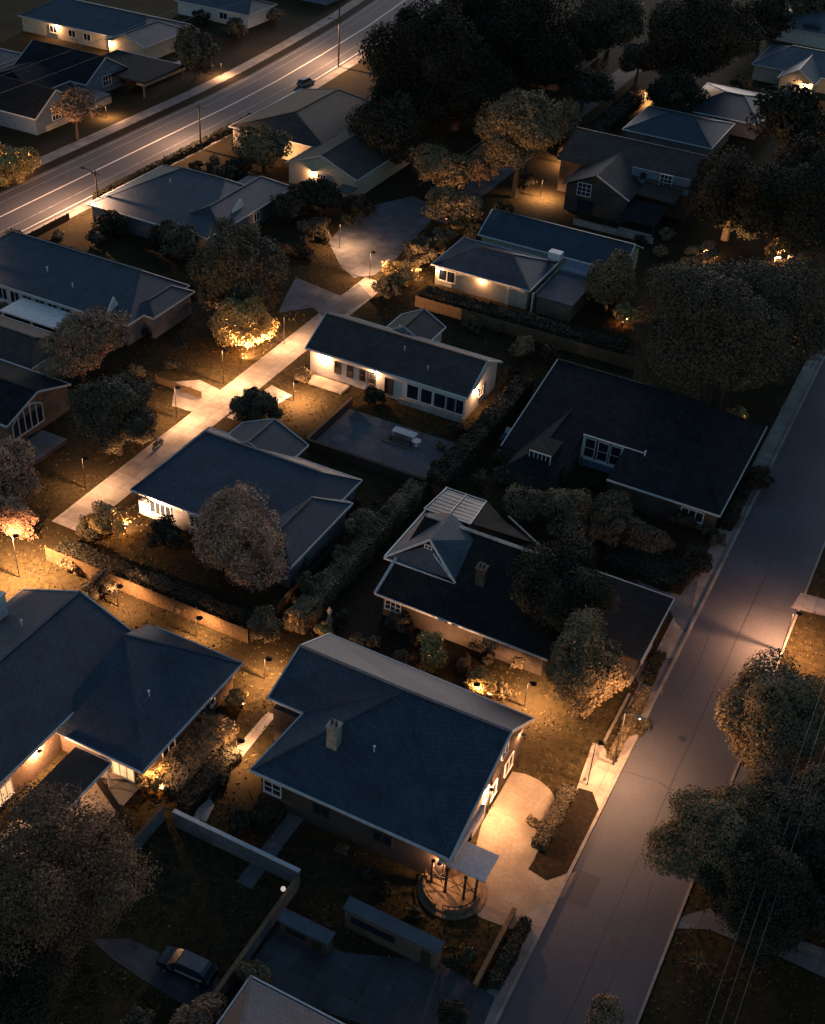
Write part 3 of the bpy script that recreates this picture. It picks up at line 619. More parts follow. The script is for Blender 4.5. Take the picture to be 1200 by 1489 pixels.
# blue roofed house below the main road
h = House('roadside_house', 'blue hip roofed house with pale dormer just below the main road', (-109,147), 'slate', 'greywall')
h.block(-121,-99.0,136.8,156.0,3.0,5.8,'x',7.5,6.5,off=5); h.block(-107,-98.6,140.0,160.4,3.02,4.9,'y',3,3); h.done()
MB().hexa([(-100.4,145,3.6),(-100.4,148.4,3.6),(-100.4,147.6,5.1)],[(-100.1,145,3.6),(-100.1,148.4,3.6),(-100.1,147.6,5.1)]).build('dormer_cheek','white',h.root)
h.vent(-112,146,5.6); h.window((-98.98,150,1.7),1.5,1.2,'E')
# brown roofed house with lit gable by the big tree
h = House('lit_gable_house', 'brown roofed house with lit cream front gable beside the tall dark trees', (-104,182), 'shinglebrown', 'cream', 'gutter')
h.block(-121.5,-101.5,176.0,201,3.6,6.6,'y',6,4); h.block(-104.6,-91.0,167.5,188,3.5,6.2,'y',0,4,.4); h.done()
h.window((-97.8,167.88,2.2),1.6,1.4,'S',3,2); MB().box(-93.5,-90.8,164.5,167.4,2.3,2.45).build('porch_roof','feltlight',h.root)
# arched window house at the left edge
h = House('gable_window_house', 'dark gabled house with tall arched lattice window at the left edge', (-92,87), 'shingledark', 'brick', 'gutter')
h.block(-104,-88.6,83.2,94,3.4,5.2,'x',0,0,.3); h.done()
lw = MB(); zz = [2.0+2.2*(1-((t-.55)/.7)**2) for t in np.linspace(0,1,6)]
for k, t in enumerate(np.linspace(0,1,6)):
    y = 84.2+8*t*.62; lw.beam((-88.84,y,1.0),(-88.84,y,zz[k]),.1,.12)
    if k: lw.beam((-88.84,84.2+8*.62*(k-1)/5,zz[k-1]),(-88.84,y,zz[k]),.12,.14); lw.beam((-88.84,84.2+8*.62*(k-1)/5,1.0),(-88.84,y,1.0),.12,.14)
lwo = lw.build('arched_window','white',h.root); MB().box(-88.9,-88.86,84.3,89.1,1.05,3.0).build('pane','glass',lwo)
MB().box(-88.2,-84.6,82,88,.0,.5).build('deck','slab',h.root)
h = House('small_brown_house', 'small brown roofed house with white windows behind the gabled house at the left', (-100,97), 'shinglebrown', 'render')
h.block(-112,-95.2,94.6,103,3.0,4.6,'x',2,3); h.done()
for x in (-102,-99.6,-97.4): h.window((x,95.07,1.8),1.3,1.3,'S',2,1)
# houses beyond the main road
h = House('far_long_house', 'long blue roofed house with lit cream wall in the top left corner', (-176,213), 'slate', 'cream')
h.block(-196,-163.5,206.6,224,3.2,6.0,'x',5,5); h.block(-171,-161,204.2,220,3.22,5.2,'y',0,4); h.done()
for x in (-187,-182,-178): h.window((x,207.07,1.8),1.8,1.3,'S',2,1)
h = House('twin_gable_house', 'dark roofed house with two pale pointed gables above the main road', (-162,175), 'shingledark', 'bluewall')
h.block(-176,-151.4,160.5,172.5,3.0,6.6,'x',0,0,.4); h.block(-174,-156.2,180,193,3.0,6.6,'x',0,0,.4); h.block(-175,-160,170,182,3.0,5.4,'y',3,3); h.done()
MB().box(-157,-150.5,173,180,2.3,2.5).build('porch_roof','feltlight',h.root)
h.window((-151.76,166.3,2.2),2.2,1.6,'E',3,2); h.window((-156.56,186.5,2.2),2.4,1.8,'E',3,2)
h = House('flat_carport', 'flat dark roofed carport beside the twin gabled house', (-156,194), 'shingledark', 'greywall', cat='carport')
MB().box(-165.5,-148.5,187.6,201,2.7,2.9).build('flat_roof','felt',h.root); h.W.box(-165,-164.7,188,200.6,0,2.69); h.T.beam((-165.5,201.1,2.8),(-148.5,201.1,2.8),.2,.24); h.R.box(-165.3,-148.7,187.8,200.8,2.905,2.93); h.done()
for x, y in ((-149,188),(-149,200.5),(-157,188),(-157,200.5)): MB().box(x-.12,x+.12,y-.12,y+.12,0,2.7).build('post','steel',h.root)
h = House('edge_roof_house', 'small house with pale grey roof cut by the left frame edge', (-184,184), 'slatelight', 'render')
h.block(-200,-176.6,179,187.5,3.0,4.6,'x',3,3); h.done()
h = House('distant_white_house', 'far white walled bungalow past the main road at the top', (-168,246), 'slate', 'render')
h.block(-178,-158,238,250,3,5,'x',3,3); h.done(); h.window((-165,238.48,1.7),2,1.3,'S')
h = House('distant_blue_house', 'distant blue roofed bungalow at the top edge beside the tall pole', (-165,275), 'slatelight', 'bluewall')
h.block(-174,-154,266,280,3,5.2,'x',4,4); h.done()
# top right
h = House('blue_rear_house', 'blue hip roofed house behind the brown gabled house', (-52,228), 'slate', 'greywall')
h.block(-63,-46,218,234,3.2,5.4,'x',6,6); h.done()
h = House('pale_edge_house', 'low house with pale edged roof between the top right trees', (-48,248), 'slate', 'greywall')
h.block(-57.5,-41.8,236.5,256,3,5.0,'x',6,6); h.done(); 
h = House('lit_corner_house', 'blue roofed house with lit gable in the top right corner', (-40,285), 'slatelight', 'cream')
h.block(-53,-36,274,292,3.2,6.2,'x',6,0); h.block(-46,-38,268,284,3.18,5.6,'y',0,3); h.done(); h.window((-42,268.5,1.8),1.6,1.4,'S')
h = House('top_right_house', 'pale skylit house at the extreme top right', (-45,318), 'slatelight', 'render')
h.block(-58,-36,308,326,3.2,6.0,'x',6,6); h.done(); MB().box(-50,-46,309.5,313,3.9,4.4).build('skylight','roofglass',h.root)
h = House('hidden_house', 'dark roofed house half hidden among the trees along the far lane', (-94,250), 'shinglebrown', 'brick')
h.block(-104,-84,240,254,3,5.8,'x',4,4); h.done()
# house at the bottom edge
h = House('bottom_house', 'blue hip roof with pale rear slope cut by the bottom frame edge', (-22,33), 'slate', 'brick')
h.block(-28.0,-8+-8.6,24.5,39.6,3.3,5.6,'x',3.6,3.6); h.done()
# ------------------------------------------------------------------ SHEDS, WALLS, FENCES
def shed(name, label, x0, x1, y0, y1, h, roof, wall):
    o = thing(name, label, 'shed', ((x0+x1)/2,(y0+y1)/2,0))
    MB().hexa([(x0,y0,h),(x1,y0,h),(x1,y1,h+.12),(x0,y1,h+.12)],[(x0,y0,h+.1),(x1,y0,h+.1),(x1,y1,h+.22),(x0,y1,h+.22)]).build('roof',roof,o)
    MB().box(x0+.15,x1-.15,y0+.12,y1-.12,0,h-.01).build('wall',wall,o)
    d = MB(); d.box(x1-1.4,x1-.6,y0+.06,y0+.11,.05,h*.8); d.build('door','timberdark',o)
    w = MB(); w.box(x0+.7,x0+(x1-x0)*.55,y0+.05,y0+.11,h*.45,h*.75); w.build('window','glass',o)
    return o
shed('garden_shed','long low brown garden shed with pale flat roof below the corner house',-25.5,-17.6,48.0,49.1,2.3,'feltlight','brick')
shed('garden_shed','short garden store with blue grey roof beside the long shed',-29.4,-25.1,45.2,46.3,1.6,'feltlight','brick')
def wall(label, x0, x1, y0, y1, h, m='greywall', cap='gutter', name='garden_wall'):
    o = thing(name, label, 'wall', ((x0+x1)/2,(y0+y1)/2,0))
    MB().box(x0,x1,y0,y1,-.05,h).build('wall',m,o); MB().box(x0-.05,x1+.05,y0-.05,y1+.05,h,h+.09).build('coping',cap,o); return o
wall('blue grey garden wall with pale coping above the lower lawn',-41.8,-30.2,49.5,49.75,1.75)
wall('low garden wall running down beside the lower lawn',-30.3,-30.05,30,49.3,1.3,cap='timber')
wall('dark side wall at the left of the lower lawn',-43.1,-42.85,42,49.7,1.5,cap='timberdark')
wall('dark front wall of the paved courtyard',-60.7,-45.4,101.5,101.8,1.1,'timberdark','timberdark')
wall('left wall of the paved courtyard with pale end',-60.95,-60.7,101.8,112.3,1.1,'timberdark','timber')
rect('courtyard', -60.65, -45.5, 101.85, 111.6, .018, 'slab', 'blue grey paved courtyard before the long house')
wall('pale retaining wall standing above the main road by the carport',-154.6,-152.6,192.9,209.5,1.2,'stone','stone')
wall('pale low wall along the front of the twin gabled house',-152.3,-151.7,163.2,171.5,1.0,'stone','stone')
wall('short pale wall below the porch of the twin gabled house',-152.6,-152.1,172.5,182,1.0,'stone','stone')
wall('narrow pale kerb wall beside the triangular bed near the street',-15.1,-14.85,83.4,92,.35,'stone','stone')
wall('slim kerb wall under the street lamp hedge',-14.6,-14.45,70.5,82.0,.4,'stone','stone')
wall('low timber edged wall of the planted bed at the bottom',-14.75,-14.5,48.2,55.4,.7,'timber','timber')
wall('stone wall of the brown gabled house beside the fence',-57.5,-44,179.4,179.7,.9,'stone','stone')
def fence(label, x0, y0, x1, y1, h, m='timber'):
    o = thing('fence', label, 'fence', ((x0+x1)/2,(y0+y1)/2,0)); L = math.hypot(x1-x0,y1-y0); n = int(L/.19); b = MB(); ux, uy = (x1-x0)/L, (y1-y0)/L
    for k in range(n):
        t = (k+.5)*L/n; w = .085; hh = h+random.uniform(-.03,.03); dd = random.uniform(-.008,.008)
        cx, cy = x0+ux*t-uy*dd, y0+uy*t+ux*dd
        b.beam((cx,cy,.03),(cx,cy,hh),2*w if abs(ux)>.5 else .03, .03 if abs(ux)>.5 else 2*w)
    b.build('board_panel',m,o)
    for k in range(int(L/2.6)+1):
        t = min(L, k*2.6); cx, cy = x0+ux*t-uy*.09, y0+uy*t+ux*.09
        MB().box(cx-.06,cx+.06,cy-.06,cy+.06,0,h+.1).build('post',m,o)
    r = MB(); 
    for z in (.4,h-.35): r.beam((x0-uy*.05,y0+ux*.05,z),(x1-uy*.05,y1+ux*.05,z),.05,.08)
    r.build('rail',m,o); return o
fence('orange lit wooden fence across the yard left of the round bronze tree',-72.5,70.3,-48.4,70.3,1.8)
fence('long wooden fence behind the long white house',-66,139.7,-33.6,139.7,1.8)
fence('short timber fence at the left house yard corner',-50.5,50.2,-44.2,47.2,1.7,'timberdark')
fence('dark timber fence between courtyard and dormer house',-44.6,100.6,-38,100.6,1.6,'timberdark')
fence('low timber fence beside the fallen leaves lawn near the lane',-84,104,-77.2,104,1.0)
fence('dark yard fence behind the corner house',-48.2,70.6,-48.2,88,1.5,'timberdark')
# ------------------------------------------------------------------ HEDGES
hedge(-66,-36,140.6,143.2,1.9,'long dark hedge between cream house and wooden fence')
hedge(-72,-49,71.3,72.9,1.25,'dark hedge right behind the orange lit fence','leafdark')
hedge(-44.9,-42.6,101,126,2.4,'tall dark hedge dividing the long house from the dark house')
hedge(-46.5,-44.6,74,100,1.9,'hedge running down between courtyard and dormer house yard','leafolive')
hedge(-13.6,-13.0,74,83.2,.9,'narrow hedge strip along the street kerb under the lamp','leafolive')
hedge(-15.9,-14.7,62.0,68.6,.75,'clipped hedge bed beside the round driveway','leaf')
hedge(-13.9,-13.1,49,55,.8,'small hedge in the planted bed at the bottom','leafdark')
hedge(-23,-14.6,98.5,103.5,1.3,'broad dark hedge beside the grey garage driveway','leafdark')
hedge(-14.0,-13.0,112,122,1.4,'dark hedge in front of the dark house by the street','leafdark')
hedge(-70.5,-67,206,248,1.8,'long dark hedge along the far lane','leafdark')
hedge(-14.2,-13.2,84.6,88.8,.5,'low planting in the triangular bed by the street','leafdark')
hedge(-46,-43,52,60.5,1.2,'dark hedge beside the left house wing','leafolive')
hedge(-42.6,-41.2,51,58,1.1,'hedge along the pale garden path','leafdark')
hedge(-37,-34.9,52.6,54.8,1.0,'dark clipped shrubs under the corner house window','leafdark')
hedge(-126,-125,144,190,1.0,'dark hedge below the main road','leafdark')
hedge(-73,-71.5,146,158,1.2,'hedge beside the cream house gable','leafolive')
# ------------------------------------------------------------------ TREES
TR = 'tall dark trees at the top'
tree(612,85,92,'tall black tree right of the main road, leftmost of the dark clump',.95,'leafblack',clear=.0,dens=1.3)
tree(735,55,95,'tall black tree at the top edge, right side of the dark clump',.95,'leafblack',clear=.0,dens=1.3)
tree(668,115,85,'lowest and nearest tree of the tall black clump',.9,'leafblack',clear=.0,dens=1.3)
tree(1015,55,78,'tall dark tree beside the blue rear house at the top right',.95,'leafdark',clear=.2)
tree(985,135,36,'small dark tree under the tall tree at the top right',.9,'leafdark',clear=.2)
tree(758,188,64,'leafy tree with visible trunk above the lit lawn',.85,'leafolive',clear=.75)
tree(562,192,52,'dense dark tree beside the lit gable',.95,'leafdark',clear=.1)
tree(640,245,48,'thin bronze tree over the turning court',.7,'leafolive',clear=.3,dens=.6)
tree(655,300,40,'low bronze tree lit orange beside the turning court',.7,'leafolive',clear=.3,dens=.7)
tree(347,390,80,'broad round dark tree above the glowing shrub',.85,'leaf',clear=.15)
tree(355,470,48,'bright orange glowing shrub under the broad dark tree',.8,'leafyellowlit',clear=.02,cat='shrub',name='shrub')
tree(113,500,70,'thin bronze tree before the white windowed house',.6,'leafbrown',clear=.3,dens=.65)
tree(168,598,74,'wide dark tree beside the orange lane',.75,'leaf',clear=.3)
shrub(372,592,42,'rounded bush between lane and lit lawn',.75,'leaf')
tree(346,784,76,'round bronze tree standing alone before the blue hip house',1.08,'leafpink',clear=.12,lobes=40,cat='tree')
tree(75,1290,160,'huge spreading tree in the lower left corner',.8,'leafrust',clear=.25,lobes=34)
tree(-10,1440,110,'dark tree crown below the huge spreading tree',.8,'leafdark',clear=.1)
tree(385,910,28,'small lit tree at the end of the orange fence',1.1,'leafolive',clear=.2)
tree(628,945,32,'small yellow leafed tree behind the corner house',.9,'leafyellowlit',clear=.4,dens=.5,lobes=16)
shrub(702,995,28,'yellow lit shrub behind the corner house roof',.7,'leafyellowlit',dens=.7)
shrub(585,958,17,'small olive shrub left of the yellow tree',.7,'leafolive')
tree(850,968,76,'bushy tree with pale trunk beside the lit front walk',.95,'leafolive',clear=.5)
tree(822,850,84,'dark spreading tree covering the dormer house roof',.85,'leafdark',clear=.35)
tree(760,732,36,'small olive tree above the conservatory',.8,'leafolive',clear=.2)
tree(825,745,44,'olive tree below the white porch',.8,'leafolive',clear=.2)
tree(882,758,44,'olive tree nearest the garage driveway, left of two',.75,'leaf',clear=.2)
tree(938,782,38,'low dark tree over the end of the garage driveway',.7,'leaf',clear=.15)
shrub(1010,812,32,'dark bush beside the pavement by the street',.65,'leafdark')
tree(888,408,44,'egg shaped olive tree beside the flat garage',1.12,'leafolive',clear=.08,lobes=34)
tree(1068,474,135,'great weeping tree covering the middle right',.78,'leaf',clear=.3,lobes=34)
tree(1128,455,84,'dense crown behind the great weeping tree',.75,'leaf',clear=.5,lobes=26)
tree(1068,285,82,'dark tree right of the brown gabled house',.8,'leafdark',clear=.04)
tree(1175,290,92,'dark tree cut by the right frame edge below the top corner',.9,'leafdark',clear=.2)
tree(1130,1045,88,'bronze street tree on the right verge, uppermost of the row',.8,'leafolive',clear=.35)
tree(1045,1215,98,'street tree overhanging the asphalt at the lower right',.75,'leafolive',clear=.35)
tree(1165,1180,88,'dark street tree between the driveways at the right',.8,'leaf',clear=.35)
tree(1110,1285,98,'dark street tree, lowest of the right row',.75,'leafdark',clear=.35)
tree(1200,1290,80,'dark tree touching the right frame edge low down',.8,'leafdark',clear=.3)
tree(878,1476,34,'small bronze tree top at the bottom edge of the street',.95,'leafbrown',clear=.3)
shrub(368,1418,26,'round dark bush at the lower wall end',.9,'leafolive')
shrub(285,1480,40,'lit bronze bush at the bottom edge',.8,'leafbrown')
shrub(205,1490,26,'sparse bush at the bottom edge left of the bronze bush',.7,'leaf')
shrub(8,238,38,'bright yellow lit bush at the left edge below the main road houses',.7,'leafyellowlit')
tree(283,75,33,'small dark tree before the far long house',.95,'leaf',clear=.2)
tree(108,155,30,'small tree in front of the left pale gable',.85,'leafbrown',clear=.7,dens=.6)
tree(383,213,40,'olive tree below the lit gable house',.8,'leafolive',clear=.15)
shrub(258,348,36,'dark bush before the roadside house',.75,'leaf')
tree(12,680,52,'pinkish bronze tree at the left edge',.9,'leafpink',clear=.3)
tree(14,752,36,'pinkish bronze tree above the brightly lit lawn',.9,'leafpink',clear=.25)
shrub(525,768,30,'olive bush along the yard hedge',.95,'leafolive')
shrub(498,812,24,'dark bush low on the yard hedge',.9,'leaf')
shrub(552,745,22,'dark bush at the courtyard corner',.9,'leafdark')
shrub(562,415,24,'dark bush at the lane end by the bright light',.8,'leaf')
shrub(583,398,26,'bright lit bush beside the turning court',.75,'leafyellowlit')
shrub(610,360,30,'dark bush beside the lit turning court',.6,'leaf')
shrub(1022,367,26,'lit olive shrub above the weeping tree',.7,'leafolive')
shrub(1130,365,20,'orange lit shrub at the right above the weeping tree',.9,'leafolive')
tree(1150,165,50,'spiky dark tree at the right edge below the top corner',.9,'leafdark',clear=.3,leafscale=1.6,dens=.8)
tree(890,25,52,'distant tree at the top edge beside the far lane',.8,'leaf',clear=.25)
tree(835,60,40,'distant dark tree left of the far lane',.9,'leafdark',clear=.2)
tree(930,85,30,'distant small tree beside the far lane',.8,'leaf',clear=.2)
tree(850,125,36,'distant low tree over the far lane',.7,'leafdark',clear=.3)
tree(1110,30,40,'distant tree at the top right edge',.8,'leafdark',clear=.2)
tree(1175,10,34,'distant tree in the very corner of the top right',.8,'leaf',clear=.2)
tree(1190,215,44,'dark tree at the right edge over the lit corner',.8,'leafdark',clear=.2)
shrub(433,895,15,'round topiary ball lit orange by the small lit tree',1.0,'leafyellowlit')
shrub(160,757,36,'golden lit bush at the lower lane end',.7,'leafyellowlit')
shrub(128,768,22,'dark bush left of the golden lit bush',.7,'leaf')
shrub(238,778,34,'dark bush right of the golden lit bush',.7,'leafdark')
shrub(908,456,22,'small glowing bush under the egg shaped tree',.75,'leafyellowlit')
shrub(1070,604,20,'glowing bush under the weeping tree near the street',.75,'leafyellowlit')
shrub(145,852,26,'dark bush on the lawn before the orange fence',.7,'leaf')
shrub(205,842,20,'olive bush against the orange fence',.7,'leafolive')
shrub(105,820,18,'small olive bush on the brightly lit lawn',.7,'leafolive')
shrub(322,985,17,'lit round bush at the left house wing corner',.9,'leafolive')
shrub(345,1015,18,'lit round bush beside the pale garden path',.9,'leafyellowlit')
shrub(295,1045,24,'dark bush under the left house eave',.7,'leaf')
shrub(225,1130,24,'orange lit bush at the corner of the left house wing',.7,'leafyellowlit')
shrub(255,1110,20,'dark bush beside the orange lit corner bush',.7,'leaf')
shrub(655,1480,28,'dark bush in the bottom yard',.7,'leafdark')
shrub(470,915,16,'lit orange bush behind the corner house ridge',.7,'leafyellowlit')
shrub(520,930,18,'olive bush behind the corner house ridge',.6,'leafolive')
shrub(560,985,14,'dark bush just behind the pale roof slope',.7,'leaf')
shrub(775,1195,10,'tiny potted shrub on the round driveway',.9,'leafolive')
shrub(440,545,14,'small bush at the long house corner',.8,'leafolive')
shrub(545,575,18,'dark bush between lit wall and courtyard',.9,'leafdark')
shrub(665,625,14,'dark bush at the courtyard corner of the long house',.8,'leafdark')
shrub(735,690,22,'dark bush before the dark house wing',.6,'leaf')
tree(420,300,30,'dark small tree below the roadside house',.7,'leafdark',clear=.1)
tree(460,280,34,'dark small tree before the lit gable',.7,'leafdark',clear=.1)
tree(520,300,26,'small dark tree at the turning court edge',.7,'leafdark',clear=.2)
tree(20,350,18,'dark bush by the near main road edge',.8,'leaf',clear=.1)
tree(700,240,30,'bronze tree left of the leafy trunked tree',.8,'leafbrown',clear=.3)
tree(820,175,30,'olive tree at the end of the lit upper lawn',.9,'leafolive',clear=.3)
for q in (
 (330,248,18,'dark shrub at the back edge of the roadside house','leaf'),(160,325,26,'dark shrub at the left corner of the roadside house','leafdark'),
 (455,332,26,'low shrub on the lawn before the turning court','leaf'),(640,347,24,'shrub between court and cream house hip','leafolive'),
 (690,332,18,'small shrub at the cream house rear wing end','leaf'),(760,505,22,'bush on the back lawn of the long house','leafolive'),
 (690,472,16,'small bush behind the long house ridge','leaf'),(965,478,24,'bush between wooden fence and weeping tree','leafdark'),
 (1000,752,22,'bush at the street front of the dark house','leafdark'),(1098,695,26,'dark bush at the right eave of the dark house','leafdark'),
 (905,722,24,'bronze bush right below the white glazed porch','leafbrown'),(455,852,28,'olive bush in the side yard near the statue','leaf'),
 (262,884,15,'low bush at the foot of the orange fence','leafolive'),(345,1195,22,'bush at the near end of the pale garden path','leafdark'),
 (925,1052,18,'bush along the kerb wall under the pale trunk','leaf'),(640,680,18,'dark bush at the near corner of the courtyard','leafdark'),
 (580,905,20,'dark bush below the dormer house window','leaf'),(700,930,24,'dark bush at the dormer house front eave','leafdark'),
 (235,345,22,'small dark bush left of the broad round tree','leafdark'),(478,250,20,'bush under the lit cream gable','leaf')):
    shrub(*q[:4], .75, q[4])
for q in [(600,965),(640,978),(672,962),(735,1012),(600,928),(655,905),(705,952),(750,962),(462,878),(500,902),(545,932),(425,868),(445,822),(470,792),(512,735),(642,652),(692,640),(722,662),(702,692),(752,702),(782,716),(862,702),(962,745),(1022,772),(1042,782),(1062,692),(742,542),(722,482),(802,512),(852,502),(905,512),(322,1132),(300,1112),(282,1082),(262,1062),(330,1052),(215,1112),(242,1152),(480,1190),(500,1240),(540,1265),(610,1330),(690,1390),(560,1300),(660,1400)]:
    shrub(q[0]+random.uniform(-6,6), q[1]+random.uniform(-6,6), random.uniform(8,15), 'low garden shrub crowded into the yards of the middle houses', random.uniform(.6,.95), random.choice(['leaf','leafdark','leafolive','leafdark']), 'low shrubs in the middle yards', dens=.9)
SP = [(40,215),(75,205),(180,215),(215,175),(25,120),(290,25),(340,40),(400,20),(430,50),(360,75),(240,125),(185,115),(30,165),(205,150),(330,140),(150,245),(310,235),(345,245),(285,240),(215,245),(110,300),(60,325),(85,340),(140,345),(10,455),(45,470),(60,560),(230,420),(240,460),(215,480),(270,500),(250,530),(200,540),(450,370),(430,360),(505,320),(590,330),(620,310),(680,280),(700,300),(760,260),(730,310),(960,150),(1000,170),(930,350),(970,340),(1000,380),(960,365),(1080,120),(1130,140),(870,95),(900,170)]
for q in SP:
  gx, gy = g(*q, 1.0)
  if -151 < gx < -121.5 or (-81 < gx < -72): continue
  shrub(q[0], q[1], random.uniform(10,19), 'small dark shrub scattered on the dim lawns of the farther houses', random.uniform(.6,.9), random.choice(['leaf','leafdark','leafolive','leafdark']), 'small shrubs on the far lawns', dens=.8)
fence('low dark fence below the near footway of the main road',-124,120,-124,136,1.2,'timberdark')
fence('timber yard fence between the white windowed house and the roadside house',-120,126,-93,126,1.6,'timberdark')
fence('timber yard fence left of the lit gable house',-118,164,-108,164,1.6,'timberdark')
# ------------------------------------------------------------------ lamps
WARM = (1.0, .50, .235)
POW, SPOW = 3.2, 3.2
def lamp(px, py, hgt, P, label, kind='post', z0=0.0, xy=None, col=WARM):
    x, y = xy or g(px, py, z0); o = thing('garden_lamp' if kind != 'street' else 'street_lamp', label, 'lamp', (x, y, z0), 'warm yard lamps' if kind != 'street' else 'street lamps')
    n = 10
    if kind == 'street':
        MB().tube([(x,y,0),(x,y,hgt*.55),(x,y,hgt)], [.11,.085,.06], n).build('pole','dark',o)
        ax = 1.3
        MB().tube([(x,y,hgt-.1),(x+ax*.5,y,hgt+.22),(x+ax,y,hgt+.2)], .045, 8).build('arm','dark',o)
        hd = MB(); hd.hexa([(x+ax-.35,y-.16,hgt+.12),(x+ax+.4,y-.16,hgt+.12),(x+ax+.4,y+.16,hgt+.12),(x+ax-.35,y+.16,hgt+.12)],[(x+ax-.3,y-.1,hgt+.28),(x+ax+.3,y-.1,hgt+.24),(x+ax+.3,y+.1,hgt+.24),(x+ax-.3,y+.1,hgt+.28)]); hd.build('lamp_head','steel',o)
        MB().lathe((x+ax,y,hgt-.02),[(0,.05),(.06,.12),(.12,.14)],10).build('bulb','bulb',o); lx, lz = x+ax, hgt-.12
    else:
        if kind == 'up':
            MB().box(x-.14,x+.14,y-.12,y+.1,z0-.02,.14,.02).build('lamp_base','dark',o)
            MB().hexa([(x-.2,y-.2,.1),(x+.2,y-.2,.1),(x+.2,y-.17,.1),(x-.2,y-.17,.1)],[(x-.22,y-.1,.62),(x+.22,y-.1,.62),(x+.22,y-.07,.62),(x-.22,y-.07,.62)]).build('lamp_shield','dark',o)
            lx, lz = x, .3
        else:
            MB().tube([(x-.5,y,z0-.05),(x-.5,y,z0+hgt-.2),(x-.35,y,z0+hgt+.1),(x,y,z0+hgt+.12)], [.045,.04,.035,.03], n).build('post','pole',o)
            MB().lathe((x,y,z0+hgt-.06),[(0,.32),(.02,.32),(.14,.07),(.2,.02)],14).build('lamp_shade','pole',o); lx, lz = x, z0+hgt-.1
    l = bpy.data.lights.new('lamp_light', 'POINT' if kind == 'street' else 'SPOT')
    if kind != 'street': l.spot_size = math.radians(128 if kind == 'up' else 164); l.spot_blend = .8
    l.energy = P*(SPOW if kind == 'street' else POW*(4.0 if kind == 'up' else 1.0)); l.color = col; l.shadow_soft_size = .08 if kind != 'street' else .12
    lo = bpy.data.objects.new('lamp_light', l); COL.objects.link(lo); lo.parent = o; lo.location = (lx-x, 0, lz-z0)
    if kind == 'up': lo.rotation_euler = (math.radians(132), 0, 0)
    return o
def wall_lamp(h, x, y, z, P, d='S', col=None):
    n = {'S': (0,-1), 'E': (1,0), 'N': (0,1), 'W': (-1,0)}[d]; X, Y = x+n[0]*.3, y+n[1]*.3
    b = MB(); b.beam((x,y,z+.06),(X,Y,z+.06),.05,.05); b.lathe((X,Y,z+.08),[(0,.2),(.03,.2),(.1,.03)],12)
    o = b.build('wall_lantern','dark',h.root)
    l = bpy.data.lights.new('lamp_light','POINT'); l.energy = P*POW; l.color = col or WARM; l.shadow_soft_size = .06
    lo = bpy.data.objects.new('lamp_light', l); COL.objects.link(lo); lo.parent = o; q = h.root.location; lo.location = (X-q.x, Y-q.y, z)
LP = [
 (418,502,4.2,1200,'lamp post at the upper stretch of the lane beside the long house'),
 (498,362,4.2,1300,'lamp post on the lit corner of the turning court'),
 (268,1015,3.0,1700,'lamp post in the garden right of the left house wing'),
 (392,990,2.8,1600,'lamp post by the corner house left gable'),
 (352,1105,2.4,700,'lamp post where the garden path meets the lower wall'),
 (690,1022,2.4,400,'lamp post behind the pale roof slope of the corner house'),
 (34,842,5.5,10000,'lamp on the brightly lit lawn at the left edge'),
 (172,782,1.7,2000,'lamp beside the golden lit bush at the lower lane end','up'),
 (330,560,5.0,2800,'lamp at the brightest stretch of the lane'),
 (262,610,4.5,1700,'lamp beside the side drive joining the lane'),
 (350,526,3.2,5200,'lamp hidden below the orange glowing shrub','up'),
 (432,585,3.0,2600,'lamp on the lit lawn left of the courtyard'),
 (542,408,4.5,2000,'lamp at the lane end beside the turning court'),
 (600,412,1.7,700,'lamp beside the lit bush at the cream house','up'),
 (790,288,3.2,2400,'lamp on the lit upper lawn'),
 (830,240,3.4,2800,'lamp behind the leafy trunked tree'),
 (945,150,3.0,4000,'lamp on the small lawn by the far hedge'),
 (655,335,2.4,450,'lamp beneath the low bronze tree','up'),
 (905,474,1.5,520,'lamp beside the small glowing bush','up'),
 (1072,624,1.9,2600,'lamp beside the glowing bush near the street','up'),
 (1020,385,1.8,1500,'lamp below the lit olive shrub','up'),
 (1128,384,1.8,3000,'lamp below the orange lit shrub at the right','up'),
 (228,1152,1.5,420,'lamp at the corner of the left house wing','up'),
 (622,972,1.7,200,'lamp under the small yellow leafed tree','up'),
 (712,1018,1.9,220,'lamp beside the yellow lit shrub','up'),
 (330,1080,1.7,380,'lamp beside the pale garden path','up'),
 (352,1030,1.6,300,'lamp by the round bush on the garden path','up'),
 (292,928,2.6,900,'lamp in front of the orange fence'),
 (178,884,2.8,1200,'lamp on the lawn left of the fence lamp'),
 (425,915,1.4,260,'lamp beside the topiary ball','up'),
 (12,262,2.0,1600,'lamp below the bright bush at the left edge','up'),
 (158,172,2.4,900,'lamp on the lawn of the twin gabled house'),
 (325,112,3.0,1000,'lamp on the driveway beyond the main road'),
 (130,712,4.2,1100,'lamp beside the lower lane before the blue hip house'),
 (385,245,1.6,420,'lamp below the olive tree','up'),
 (770,1030,3.2,2400,'lamp on the lawn behind the round driveway'),
]
for q in LP: lamp(*q)
